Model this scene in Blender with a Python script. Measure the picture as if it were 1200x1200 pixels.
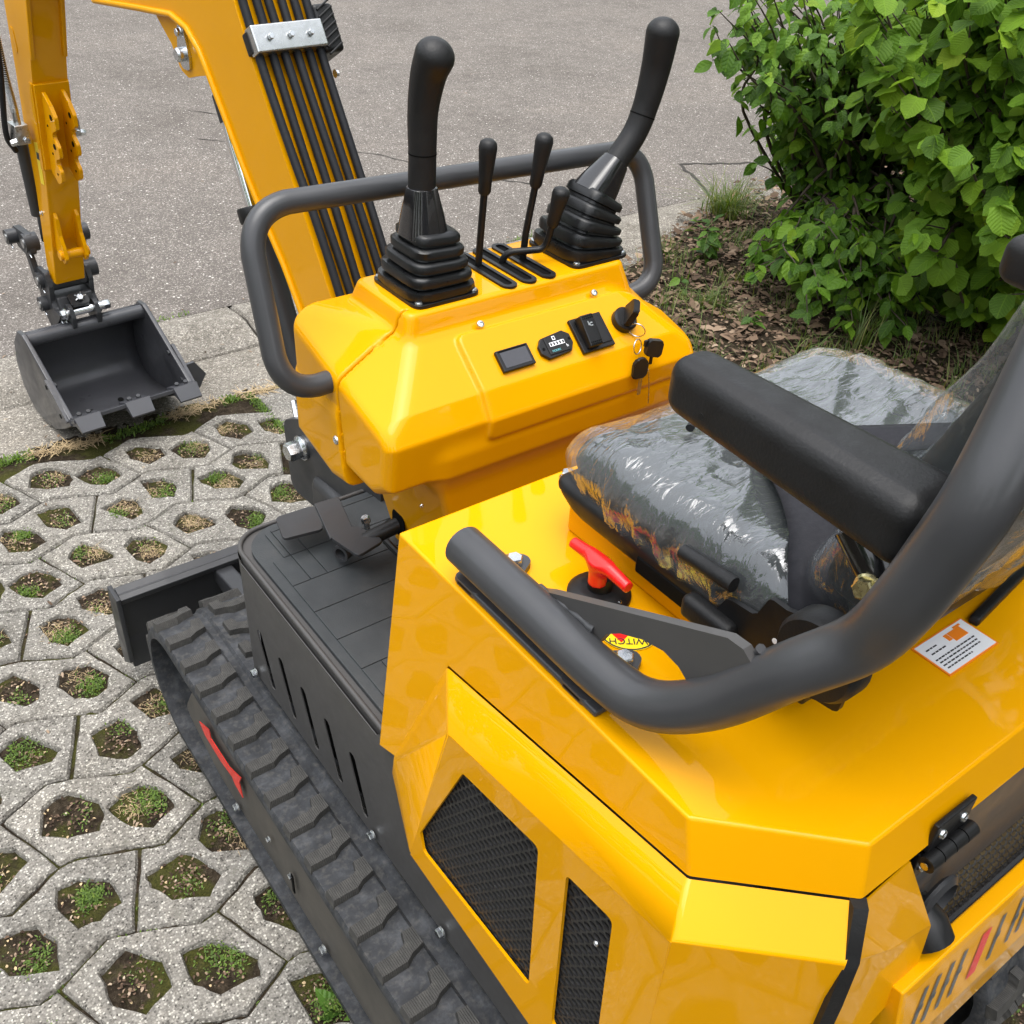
import bpy, bmesh, math, random
import numpy as np
from mathutils import Vector, Matrix, noise as mnoise

# ------------------------------------------------------------------ scene, camera, light
scene = bpy.context.scene
for _o in list(bpy.data.objects):
    bpy.data.objects.remove(_o, do_unlink=True)
COL = scene.collection

cam_data = bpy.data.cameras.new('camera')
cam = bpy.data.objects.new('camera', cam_data)
COL.objects.link(cam)
cam_data.sensor_width = 36.0
cam_data.lens = 36.0 * 1175.37 / 1200.0
cam_data.clip_start = 0.02
cam_data.clip_end = 400.0
_right = Vector((0.804741, -0.591659, 0.048241))
_down = Vector((-0.319, -0.500, -0.805))
_fwd = Vector((0.500, 0.632, -0.591)).normalized()
_right = (_right - _right.dot(_fwd) * _fwd).normalized()
_up = _right.cross(_fwd).normalized()
cam.matrix_world = Matrix((
    (_right.x, _up.x, -_fwd.x, -0.81),
    (_right.y, _up.y, -_fwd.y, 0.0),
    (_right.z, _up.z, -_fwd.z, 1.68),
    (0, 0, 0, 1)))
scene.camera = cam

SUN_EL, SUN_AZ = math.radians(82), math.radians(-120)   # azimuth measured from +Y towards +X
world = bpy.data.worlds.new('World')
scene.world = world
world.use_nodes = True
_nt = world.node_tree
_bg = _nt.nodes['Background']
_sky = _nt.nodes.new('ShaderNodeTexSky')
_sky.sky_type = 'NISHITA'
_sky.sun_disc = False
_sky.sun_elevation = SUN_EL
_sky.sun_rotation = SUN_AZ
_sky.air_density = 1.2
_sky.dust_density = 2.2
_sky.ozone_density = 0.8
_hs = _nt.nodes.new('ShaderNodeHueSaturation')      # overcast: nearly colourless sky
_hs.inputs['Saturation'].default_value = 0.22
_nt.links.new(_sky.outputs[0], _hs.inputs['Color'])
_nt.links.new(_hs.outputs[0], _bg.inputs[0])
_bg.inputs[1].default_value = 0.15

sun_data = bpy.data.lights.new('sun', 'SUN')
sun_data.energy = 0.9
sun_data.angle = math.radians(50)
sun_data.color = (1.0, 0.97, 0.92)
sun = bpy.data.objects.new('sun', sun_data)
COL.objects.link(sun)
_sd = Vector((math.sin(SUN_AZ) * math.cos(SUN_EL), math.cos(SUN_AZ) * math.cos(SUN_EL), math.sin(SUN_EL)))
sun.rotation_euler = _sd.to_track_quat('Z', 'Y').to_euler()

scene.view_settings.view_transform = 'Standard'
scene.view_settings.look = 'None'
scene.view_settings.gamma = 1.0
scene.view_settings.exposure = 1.56
scene.view_settings.use_curve_mapping = False
scene.render.engine = 'CYCLES'
scene.render.resolution_x = 1024
scene.render.resolution_y = 1024

rng = random.Random(7)
nrng = np.random.default_rng(7)

# ------------------------------------------------------------------ object helpers
def V(*a): return Vector(a)

def link(name, mesh, mat=None, parent=None, smooth=None):
    o = bpy.data.objects.new(name, mesh)
    COL.objects.link(o)
    if mat is not None and len(mesh.materials) == 0:
        mesh.materials.append(mat)
    if parent is not None:
        o.parent = parent
        if parent.type == 'EMPTY':
            o.matrix_parent_inverse = Matrix.Translation(-parent.location)
    return o

def empty(name, loc):
    o = bpy.data.objects.new(name, None)
    COL.objects.link(o)
    o.location = loc
    return o

def tag(o, label=None, cat=None, group=None, kind=None):
    if label: o['label'] = label
    if cat: o['category'] = cat
    if group: o['group'] = group
    if kind: o['kind'] = kind
    return o

def shade(me, angle=35):
    me.polygons.foreach_set('use_smooth', [True] * len(me.polygons))
    if angle is not None and angle < 180:
        bm = bmesh.new(); bm.from_mesh(me)
        lim = math.radians(angle)
        for e in bm.edges:
            if len(e.link_faces) == 2:
                try:
                    e.smooth = e.calc_face_angle() < lim
                except ValueError:
                    pass
            else:
                e.smooth = True
        bm.to_mesh(me); bm.free()
    return me

class MB:
    """collects solids in one bmesh; build() links them as one mesh object"""
    def __init__(s): s.bm = bmesh.new(); s.wn = False
    def _add(s, verts, faces):
        vs = [s.bm.verts.new(v) for v in verts]
        out = []
        for f in faces:
            try: out.append(s.bm.faces.new([vs[i] for i in f]))
            except ValueError: pass
        return vs, out
    def box(s, c, size, rot=None, bevel=0.0, seg=2):
        hx, hy, hz = size[0] / 2, size[1] / 2, size[2] / 2
        pts = [Vector((x, y, z)) for x in (-hx, hx) for y in (-hy, hy) for z in (-hz, hz)]
        if rot is not None: pts = [rot @ p for p in pts]
        c = Vector(c)
        vs, fs = s._add([p + c for p in pts], [(0, 1, 3, 2), (4, 6, 7, 5), (0, 4, 5, 1), (2, 3, 7, 6), (0, 2, 6, 4), (1, 5, 7, 3)])
        if bevel > 0:
            s.wn = True
            es = set(e for f in fs for e in f.edges)
            bmesh.ops.bevel(s.bm, geom=list(es), offset=bevel, segments=seg, affect='EDGES', profile=0.5)
        return s
    def prism(s, poly, origin, ax_u, ax_v, ax_n, thick, bevel=0.0, seg=2):
        """polygon in (u,v), extruded by thick along n (from origin plane)"""
        o, u, v, n = Vector(origin), Vector(ax_u), Vector(ax_v), Vector(ax_n)
        k = len(poly)
        a = [o + u * p[0] + v * p[1] for p in poly]
        b = [p + n * thick for p in a]
        faces = [tuple(range(k))[::-1], tuple(range(k, 2 * k))] + [(i, (i + 1) % k, k + (i + 1) % k, k + i) for i in range(k)]
        vs, fs = s._add(a + b, faces)
        if bevel > 0:
            s.wn = True
            es = set(e for f in fs for e in f.edges)
            bmesh.ops.bevel(s.bm, geom=list(es), offset=bevel, segments=seg, affect='EDGES', profile=0.5)
        return s
    def loft(s, rings, close=True, caps=True):
        k = len(rings[0])
        vs = [[s.bm.verts.new(Vector(p)) for p in r] for r in rings]
        for i in range(len(rings) - 1):
            for j in range(k if close else k - 1):
                q = (j + 1) % k
                try: s.bm.faces.new((vs[i][j], vs[i][q], vs[i + 1][q], vs[i + 1][j]))
                except ValueError: pass
        if caps and close:
            try: s.bm.faces.new(vs[0][::-1])
            except ValueError: pass
            try: s.bm.faces.new(vs[-1])
            except ValueError: pass
        return s
    def tube(s, path, r, n=16, caps=True, up=None):
        path = [Vector(p) for p in path]
        rr = r if isinstance(r, (list, tuple)) else [r] * len(path)
        t0 = (path[1] - path[0]).normalized()
        u = Vector(up) if up else (Vector((0, 0, 1)) if abs(t0.z) < .9 else Vector((1, 0, 0)))
        rings = []
        for i, p in enumerate(path):
            if i == 0: t = path[1] - path[0]
            elif i == len(path) - 1: t = path[-1] - path[-2]
            else: t = (path[i + 1] - path[i]).normalized() + (path[i] - path[i - 1]).normalized()
            t.normalize()
            u = (u - t * u.dot(t)); u.normalize()
            w = t.cross(u)
            rings.append([p + (u * math.cos(a) + w * math.sin(a)) * rr[i] for a in [2 * math.pi * j / n for j in range(n)]])
        return s.loft(rings, True, caps)
    def cyl(s, a, b, r, n=20, r2=None):
        return s.tube([a, b], [r, r if r2 is None else r2], n)
    def lathe(s, prof, origin, axis, n=24, ring=False):
        """prof: list of (radius, height along axis)"""
        o = Vector(origin); t = Vector(axis).normalized()
        u = t.orthogonal().normalized(); w = t.cross(u)
        rings = [[o + t * h + (u * math.cos(a) + w * math.sin(a)) * max(r, 1e-5) for a in [2 * math.pi * j / n for j in range(n)]] for r, h in (list(prof) + [prof[0]] if ring else prof)]
        return s.loft(rings, True, not ring)
    def grid(s, rows):
        vs = [[s.bm.verts.new(Vector(p)) for p in r] for r in rows]
        for i in range(len(rows) - 1):
            for j in range(len(rows[0]) - 1):
                s.bm.faces.new((vs[i][j], vs[i][j + 1], vs[i + 1][j + 1], vs[i + 1][j]))
        return s
    def mesh(s, name, angle=35):
        bmesh.ops.recalc_face_normals(s.bm, faces=s.bm.faces[:])
        me = bpy.data.meshes.new(name)
        s.bm.to_mesh(me); s.bm.free()
        return shade(me, angle)
    def build(s, name, mat, parent=None, angle=35):
        me = s.mesh(name, 60 if s.wn and angle < 60 else angle)
        o = link(name, me, mat, parent)
        if s.wn:
            w = o.modifiers.new('weighted', 'WEIGHTED_NORMAL'); w.keep_sharp = True; w.weight = 100
        return o

def arc_path(pts, rad, seg=7):
    """polyline with rounded corners; rad: number or list for inner points"""
    pts = [Vector(p) for p in pts]
    out = [pts[0]]
    for i in range(1, len(pts) - 1):
        r = rad[i - 1] if isinstance(rad, (list, tuple)) else rad
        a = (pts[i - 1] - pts[i]); b = (pts[i + 1] - pts[i])
        la, lb = a.length, b.length
        a.normalize(); b.normalize()
        ang = a.angle(b)
        d = min(r / math.tan(ang / 2), la * .49, lb * .49)
        p0, p1 = pts[i] + a * d, pts[i] + b * d
        for k in range(seg + 1):
            t = k / seg
            out.append((1 - t) ** 2 * p0 + 2 * t * (1 - t) * (pts[i] * .82 + (p0 + p1) * .09) + t * t * p1)
    out.append(pts[-1])
    return out

def catmull(pts, seg=8):
    pts = [Vector(p) for p in pts]
    P = [pts[0] * 2 - pts[1]] + pts + [pts[-1] * 2 - pts[-2]]
    out = []
    for i in range(1, len(P) - 2):
        for k in range(seg):
            t = k / seg
            out.append(0.5 * ((2 * P[i]) + (-P[i - 1] + P[i + 1]) * t + (2 * P[i - 1] - 5 * P[i] + 4 * P[i + 1] - P[i + 2]) * t * t + (-P[i - 1] + 3 * P[i] - 3 * P[i + 1] + P[i + 2]) * t ** 3))
    out.append(pts[-1])
    return out

# ------------------------------------------------------------------ signed-distance solids
def sd_poly(py, pz, poly):
    poly = np.array(poly, float)
    d = np.full(py.shape, 1e9); sgn = np.ones(py.shape)
    n = len(poly)
    for i in range(n):
        a, b = poly[i], poly[i - 1]
        ey, ez = b[0] - a[0], b[1] - a[1]
        wy, wz = py - a[0], pz - a[1]
        t = np.clip((wy * ey + wz * ez) / (ey * ey + ez * ez), 0, 1)
        by, bz = wy - ey * t, wz - ez * t
        d = np.minimum(d, by * by + bz * bz)
        c1, c2, c3 = pz >= a[1], pz < b[1], ey * wz > ez * wy
        flip = (c1 & c2 & c3) | (~c1 & ~c2 & ~c3)
        sgn = np.where(flip, -sgn, sgn)
    return sgn * np.sqrt(d)

def sd_extr(d2, w):
    """extrude a 2-D distance to |coord| distance w"""
    return np.minimum(np.maximum(d2, w), 0) + np.sqrt(np.maximum(d2, 0) ** 2 + np.maximum(w, 0) ** 2)

def sd_box(x, y, z, c, h, r):
    qx, qy, qz = abs(x - c[0]) - h[0] + r, abs(y - c[1]) - h[1] + r, abs(z - c[2]) - h[2] + r
    return np.sqrt(np.maximum(qx, 0) ** 2 + np.maximum(qy, 0) ** 2 + np.maximum(qz, 0) ** 2) + np.minimum(np.maximum(qx, np.maximum(qy, qz)), 0) - r

def smin(a, b, k):
    h = np.clip(0.5 + 0.5 * (b - a) / k, 0, 1)
    return b * (1 - h) + a * h - k * h * (1 - h)

def smax(a, b, k): return -smin(-a, -b, k)

def sdf_mesh(name, f, lo, hi, h, disp=None):
    ax = [np.arange(lo[i], hi[i] + h, h) for i in range(3)]
    X, Y, Z = np.meshgrid(*ax, indexing='ij')
    D = f(X, Y, Z)
    S = D < 0
    nx, ny, nz = D.shape
    cnt = np.zeros((nx - 1, ny - 1, nz - 1)); acc = np.zeros((nx - 1, ny - 1, nz - 1, 3))
    def cells(dx, dy, dz): return (slice(dx, nx - 1 + dx), slice(dy, ny - 1 + dy), slice(dz, nz - 1 + dz))
    corners = [(i, j, k) for i in (0, 1) for j in (0, 1) for k in (0, 1)]
    for c in corners:
        for axis in range(3):
            if c[axis] == 0:
                c2 = list(c); c2[axis] = 1
                a, b = D[cells(*c)], D[cells(*c2)]
                m = (a < 0) != (b < 0)
                t = np.where(m, a / np.where(a - b == 0, 1, a - b), 0)
                cnt += m
                for q in range(3):
                    acc[..., q] += m * (c[q] + (t if q == axis else 0))
    act = cnt > 0
    idx = -np.ones(act.shape, int)
    n = int(act.sum()); idx[act] = np.arange(n)
    ijk = np.argwhere(act)
    P = (ijk + acc[act] / cnt[act][:, None]) * h + np.array(lo)
    quads = []
    for axis in range(3):
        sl0 = [slice(None)] * 3; sl1 = [slice(None)] * 3
        sl0[axis] = slice(0, -1); sl1[axis] = slice(1, None)
        a, b = S[tuple(sl0)], S[tuple(sl1)]
        e = np.argwhere(a != b)
        o1, o2 = (axis + 1) % 3, (axis + 2) % 3
        ok = (e[:, o1] > 0) & (e[:, o2] > 0) & (e[:, o1] < D.shape[o1] - 1) & (e[:, o2] < D.shape[o2] - 1)
        e = e[ok]
        if not len(e): continue
        def cid(d1, d2):
            q = e.copy(); q[:, o1] += d1; q[:, o2] += d2
            return idx[q[:, 0], q[:, 1], q[:, 2]]
        q = np.stack([cid(-1, -1), cid(0, -1), cid(0, 0), cid(-1, 0)], 1)
        flip = ~a[e[:, 0], e[:, 1], e[:, 2]]
        q[flip] = q[flip][:, ::-1]
        quads.append(q)
    Q = np.concatenate(quads)
    Q = Q[(Q >= 0).all(1)]
    e = h * .05
    def grad(P):
        x, y, z = P.T
        g = np.stack([f(x + e, y, z) - f(x - e, y, z), f(x, y + e, z) - f(x, y - e, z), f(x, y, z + e) - f(x, y, z - e)], 1) / (2 * e)
        return g
    for _ in range(2):
        g = grad(P); d = f(*P.T)
        step = (d / np.maximum((g * g).sum(1), .2))[:, None] * g
        ln = np.linalg.norm(step, axis=1, keepdims=True)
        P = P - step * np.minimum(1, h * .7 / np.maximum(ln, 1e-9))
    if disp is not None:
        g = grad(P); g /= np.maximum(np.linalg.norm(g, axis=1, keepdims=True), 1e-6)
        P = disp(P, g)
    me = bpy.data.meshes.new(name)
    me.from_pydata(P.tolist(), [], Q.tolist())
    me.polygons.foreach_set('use_smooth', [True] * len(me.polygons))
    me.update()
    return me

# cheap numpy value noise
_perm = nrng.random((64, 64, 64))
def vnoise(x, y, z):
    xi, yi, zi = np.floor(x).astype(int), np.floor(y).astype(int), np.floor(z).astype(int)
    fx, fy, fz = x - xi, y - yi, z - zi
    fx, fy, fz = fx * fx * (3 - 2 * fx), fy * fy * (3 - 2 * fy), fz * fz * (3 - 2 * fz)
    def g(a, b, c): return _perm[(xi + a) % 64, (yi + b) % 64, (zi + c) % 64]
    c00 = g(0, 0, 0) * (1 - fx) + g(1, 0, 0) * fx; c10 = g(0, 1, 0) * (1 - fx) + g(1, 1, 0) * fx
    c01 = g(0, 0, 1) * (1 - fx) + g(1, 0, 1) * fx; c11 = g(0, 1, 1) * (1 - fx) + g(1, 1, 1) * fx
    return ((c00 * (1 - fy) + c10 * fy) * (1 - fz) + (c01 * (1 - fy) + c11 * fy) * fz) * 2 - 1
# ------------------------------------------------------------------ materials
class NT:
    def __init__(s, name):
        s.m = bpy.data.materials.new(name); s.m.use_nodes = True
        s.t = s.m.node_tree; s.b = s.t.nodes['Principled BSDF']; s.out = s.t.nodes['Material Output']
        s._co = None
    def co(s, kind='Object'):
        if s._co is None: s._co = s.t.nodes.new('ShaderNodeTexCoord')
        return s._co.outputs[kind]
    def n(s, typ, **k):
        nd = s.t.nodes.new('ShaderNode' + typ)
        for a, v in k.items():
            if hasattr(nd, a): setattr(nd, a, v)
        return nd
    def l(s, a, b): s.t.links.new(a, b)
    def setp(s, **k):
        names = dict(color='Base Color', rough='Roughness', metal='Metallic', coat='Coat Weight', coatr='Coat Roughness', spec='Specular IOR Level', trans='Transmission Weight', sheen='Sheen Weight', sss='Subsurface Weight', ior='IOR', alpha='Alpha')
        for a, v in k.items():
            s.b.inputs[names[a]].default_value = (*v, 1) if a == 'color' else v
    def noise(s, scale, detail=4, rough=.55, vec=None, dist=0.0):
        nd = s.n('TexNoise'); nd.inputs['Scale'].default_value = scale; nd.inputs['Detail'].default_value = detail
        nd.inputs['Roughness'].default_value = rough; nd.inputs['Distortion'].default_value = dist
        s.l(vec if vec is not None else s.co(), nd.inputs['Vector']); return nd.outputs['Fac']
    def voro(s, scale, feature='F1', out='Distance', vec=None, rand=1.0):
        nd = s.n('TexVoronoi'); nd.feature = feature; nd.inputs['Scale'].default_value = scale
        nd.inputs['Randomness'].default_value = rand
        s.l(vec if vec is not None else s.co(), nd.inputs['Vector']); return nd.outputs[out]
    def ramp(s, fac, stops, interp='LINEAR'):
        nd = s.n('ValToRGB'); nd.color_ramp.interpolation = interp
        cr = nd.color_ramp
        while len(cr.elements) < len(stops): cr.elements.new(.5)
        for e, (p, c) in zip(cr.elements, stops):
            e.position = p; e.color = (*c, 1) if len(c) == 3 else c
        s.l(fac, nd.inputs['Fac']); return nd.outputs['Color']
    def fr(s, fac, lo, hi, a=0.0, b=1.0):
        nd = s.n('MapRange'); nd.inputs['From Min'].default_value = lo; nd.inputs['From Max'].default_value = hi
        nd.inputs['To Min'].default_value = a; nd.inputs['To Max'].default_value = b
        s.l(fac, nd.inputs['Value']); return nd.outputs['Result']
    def mix(s, fac, a, b, mode='MIX'):
        nd = s.n('MixRGB'); nd.blend_type = mode
        for i, v in ((0, fac), (1, a), (2, b)):
            if isinstance(v, (int, float)): nd.inputs[i].default_value = v
            elif isinstance(v, tuple): nd.inputs[i].default_value = (*v, 1)
            else: s.l(v, nd.inputs[i])
        return nd.outputs[0]
    def math(s, op, a, b=0.0):
        nd = s.n('Math'); nd.operation = op
        for i, v in ((0, a), (1, b)):
            if isinstance(v, (int, float)): nd.inputs[i].default_value = v
            else: s.l(v, nd.inputs[i])
        return nd.outputs[0]
    def bump(s, h, strength=.3, dist=.002, normal=None):
        nd = s.n('Bump'); nd.inputs['Strength'].default_value = strength; nd.inputs['Distance'].default_value = dist
        s.l(h, nd.inputs['Height'])
        if normal is not None: s.l(normal, nd.inputs['Normal'])
        s.l(nd.outputs[0], s.b.inputs['Normal']); return nd.outputs[0]
    def color(s, c): s.l(c, s.b.inputs['Base Color'])
    def rough(s, c): s.l(c, s.b.inputs['Roughness'])

def simple(name, color, rough=.5, metal=0.0, coat=0.0, var=.12, scale=18.0, bscale=None, bstr=.1, bdist=.0006, rvar=.1, spec=.5):
    t = NT(name); t.setp(color=color, rough=rough, metal=metal, coat=coat, spec=spec)
    f = t.noise(scale, 6, .6)
    t.color(t.ramp(f, [(.25, tuple(c * (1 - var) for c in color)), (.75, tuple(min(1, c * (1 + var)) for c in color))]))
    t.rough(t.fr(t.noise(scale * 2.3, 5), .3, .7, max(.02, rough - rvar), min(1, rough + rvar)))
    if bscale: t.bump(t.noise(bscale, 3), bstr, bdist)
    return t.m

def mk_yellow(name='yellow_paint', k=1.0):
    t = NT(name)
    t.setp(rough=.45, coat=.42, coatr=.03, spec=.02)
    f = t.noise(5, 4)
    t.color(t.ramp(f, [(.3, (.68 * k, .304 * k, .0005)), (.7, (.71 * k, .319 * k, .0006))]))
    dust = t.fr(t.noise(40, 6, .7), .45, .85)
    t.rough(t.fr(dust, 0, 1, .42, .52))
    t.bump(t.noise(260, 2), .045, .0005)
    smear = t.math('MULTIPLY', t.fr(t.noise(7, 7, .7, None, 1.2), .45, .72), t.fr(t.noise(55, 6, .75), .35, .75))
    t.l(t.fr(smear, 0, 1, .018, .20), t.b.inputs['Coat Roughness'])
    return t.m
M = {}
M['yellow'] = mk_yellow()
M['yellow_cast'] = mk_yellow('yellow_cast_paint', .97)
M['charcoal'] = simple('charcoal_paint', (.030, .031, .034), .45, coat=.08, spec=.4, var=.1, scale=9, bscale=420, bstr=.12, bdist=.0005)
M['skirt'] = simple('skirt_paint', (.060, .058, .057), .45, coat=.06, spec=.4, var=.08, scale=6, bscale=500, bstr=.1, bdist=.0004)
M['rail'] = simple('rail_paint', (.040, .041, .044), .38, coat=.12, spec=.4, var=.08, scale=10, bscale=380, bstr=.15, bdist=.0004)
M['black'] = simple('black_plastic', (.007, .007, .0075), .42, spec=.35, var=.15, scale=30, bscale=700, bstr=.12, bdist=.0003)
M['blackgloss'] = simple('black_gloss_metal', (.010, .010, .011), .18, coat=.5, var=.1)
M['rubber'] = simple('rubber_bellows', (.006, .0065, .007), .36, spec=.4, var=.2, scale=25, bscale=300, bstr=.1, bdist=.0004)
M['hose'] = simple('hose_rubber', (.009, .010, .013), .6, spec=.3, var=.2, scale=60, bscale=500, bstr=.3, bdist=.0005)
M['pad'] = simple('moulded_foam', (.010, .010, .0105), .48, spec=.32, var=.15, scale=22, bscale=330, bstr=.45, bdist=.0007)
M['zinc'] = simple('zinc_plate', (.62, .64, .66), .26, metal=1.0, var=.12, scale=60)
M['zincy'] = simple('yellow_zinc', (.62, .55, .30), .26, metal=1.0, var=.15, scale=60)
M['chrome'] = simple('chrome_rod', (.80, .81, .83), .07, metal=1.0, var=.03)
M['steel'] = simple('brushed_steel', (.55, .56, .56), .32, metal=1.0, var=.12, scale=80)
M['red'] = simple('red_plastic', (.72, .012, .010), .30, coat=.2, var=.06)
M['redtape'] = simple('red_sticker', (.68, .03, .02), .40, var=.1, scale=40)
M['white'] = simple('white_label', (.78, .79, .82), .45, var=.03)
M['orange'] = simple('orange_print', (.83, .22, .01), .45, var=.03)
M['ink'] = simple('black_ink', (.02, .02, .025), .5, var=.05)
M['yellowprint'] = simple('sticker_yellow', (.85, .62, .01), .4, var=.03)
M['vinyl'] = simple('black_vinyl', (.010, .0125, .012), .55, spec=.12, var=.15, scale=20, bscale=None)
M['belt'] = simple('belt_webbing', (.017, .017, .021), .7, spec=.2, var=.15, scale=60, bscale=600, bstr=.3, bdist=.0006)
M['cream'] = simple('cream_tape', (.55, .52, .43), .6, var=.12, scale=60)
M['greyprint'] = simple('grey_lettering', (.09, .09, .085), .4, var=.1)
M['floor_dark'] = simple('dark_interior', (.003, .003, .003), .8, spec=.1, var=.2)  # near-black replaces shade in slots and holes; also a few dark parts
M['bucket'] = simple('bucket_paint', (.050, .051, .057), .36, coat=.15, spec=.45, var=.16, scale=8, bscale=160, bstr=.18, bdist=.0008)
M['barkm'] = simple('twig_bark', (.055, .040, .028), .8, var=.35, scale=40, bscale=120, bstr=.5, bdist=.002)
M['barkg'] = simple('green_twig', (.11, .15, .035), .6, var=.3, scale=40)

def mk_mat():          # ribbed rubber floor mat
    t = NT('rubber_mat'); t.setp(color=(.026, .030, .034), rough=.62)
    f = t.noise(14, 7, .65)
    t.color(t.ramp(f, [(.3, (.019, .023, .026)), (.55, (.030, .034, .037)), (.8, (.052, .053, .052))]))
    v = t.voro(520, 'SMOOTH_F1')
    t.bump(v, .35, .0008); return t.m
M['mat'] = mk_mat()

def mk_track():
    t = NT('track_rubber'); t.setp(rough=.7)
    f = t.noise(22, 8, .7); g = t.noise(90, 5, .6)
    c = t.ramp(f, [(.30, (.009, .010, .012)), (.50, (.018, .020, .024)), (.70, (.055, .058, .064))])
    t.color(t.mix(t.fr(g, .5, .75, 0, .45), c, (.105, .098, .086)))
    t.rough(t.fr(f, .3, .7, .85, .55)); t.bump(g, .25, .0015); return t.m
M['track'] = mk_track()
def mk_lug():
    t = NT('lug_rubber'); t.setp(rough=.8)
    w = t.n('TexWave'); w.wave_type = 'BANDS'; w.bands_direction = 'X'; w.inputs['Scale'].default_value = 95; w.inputs['Distortion'].default_value = .6; w.inputs['Detail'].default_value = 1
    t.l(t.co(), w.inputs['Vector'])
    f = t.noise(60, 6, .7)
    c = t.ramp(f, [(.3, (.022, .021, .020)), (.6, (.045, .043, .039)), (.85, (.085, .080, .070))])
    t.color(t.mix(t.fr(w.outputs['Fac'], .2, .55, .5, 0), c, (.030, .029, .028)))
    t.bump(w.outputs['Fac'], .5, .0012); return t.m
M['lug'] = mk_lug()
def mk_frame():
    t = NT('dusty_frame_paint'); t.setp(rough=.65)
    f = t.noise(9, 8, .65)
    t.color(t.ramp(f, [(.3, (.045, .042, .038)), (.6, (.078, .070, .060)), (.85, (.115, .10, .082))]))
    t.bump(t.noise(120, 5), .2, .001); return t.m
M['frame'] = mk_frame()

def mk_film(name, tint, milk, refl=.07, bstr=.75, bdist=.010, mx=.85):
    t = NT(name)
    nt = t.t; nt.nodes.remove(t.b)
    tr = t.n('BsdfTransparent'); tr.inputs[0].default_value = (*tint, 1)
    gl = t.n('BsdfGlossy'); gl.inputs['Color'].default_value = (.97, .98, 1, 1); gl.inputs['Roughness'].default_value = .085
    df = t.n('BsdfDiffuse'); df.inputs['Color'].default_value = (.62, .66, .68, 1)
    lw = t.n('LayerWeight'); lw.inputs['Blend'].default_value = .5
    bp = t.n('Bump'); bp.inputs['Strength'].default_value = bstr; bp.inputs['Distance'].default_value = bdist
    mp = t.n('Mapping'); mp.inputs['Rotation'].default_value = (.2, .1, .9); mp.inputs['Scale'].default_value = (1, 3.2, 1.4)
    t.l(t.co(), mp.inputs['Vector'])
    ns = t.n('TexNoise'); ns.inputs['Scale'].default_value = 26; ns.inputs['Detail'].default_value = 3; ns.inputs['Roughness'].default_value = .45; ns.inputs['Distortion'].default_value = 1.6
    t.l(mp.outputs[0], ns.inputs['Vector'])
    vo = t.n('TexVoronoi'); vo.feature = 'F1'; vo.inputs['Scale'].default_value = 8
    dn = t.n('TexNoise'); dn.inputs['Scale'].default_value = 7; dn.inputs['Detail'].default_value = 2; t.l(mp.outputs[0], dn.inputs['Vector'])
    vm = t.n('VectorMath'); vm.operation = 'MULTIPLY_ADD'; vm.inputs[1].default_value = (.16, .16, .16)
    t.l(dn.outputs['Color'], vm.inputs[0]); t.l(mp.outputs[0], vm.inputs[2]); t.l(vm.outputs[0], vo.inputs['Vector'])
    t.l(t.math('ADD', t.math('MULTIPLY', vo.outputs['Distance'], .8), t.math('MULTIPLY', ns.outputs['Fac'], .7)), bp.inputs['Height'])
    for x in (gl, lw, df): t.l(bp.outputs[0], x.inputs['Normal'])
    m1 = t.n('MixShader'); t.l(tr.outputs[0], m1.inputs[1]); t.l(df.outputs[0], m1.inputs[2]); m1.inputs[0].default_value = milk
    fac = t.fr(t.math('POWER', lw.outputs['Facing'], 2.2), 0.0, 1.0, refl, mx)
    m2 = t.n('MixShader'); t.l(fac, m2.inputs[0]); t.l(m1.outputs[0], m2.inputs[1]); t.l(gl.outputs[0], m2.inputs[2])
    t.l(m2.outputs[0], t.out.inputs['Surface'])
    return t.m
M['film'] = mk_film('clear_plastic_film', (.93, .95, .95), .075, .080, .50, .007, .58)
M['film_back'] = mk_film('cloudy_plastic_film', (.94, .95, .95), .05, .03, .35, .006, .45)
M['film_rear'] = mk_film('protective_film', (.99, .99, .985), .03, .01, .12, .003, .10)

def mk_perf(name, hole=(.004, .004, .004)):
    t = NT(name); t.setp(rough=.45, color=(.016, .016, .017)); return t.m
M['mesh_metal'] = simple('black_mesh_paint', (.018, .018, .019), .45, var=.2, scale=60)
M['mesh_glint'] = simple('mesh_edge_glint', (.20, .15, .075), .5, metal=.3, var=.3, scale=60)  # brassy colour in place of light caught on the rear mesh hole edges

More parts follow.
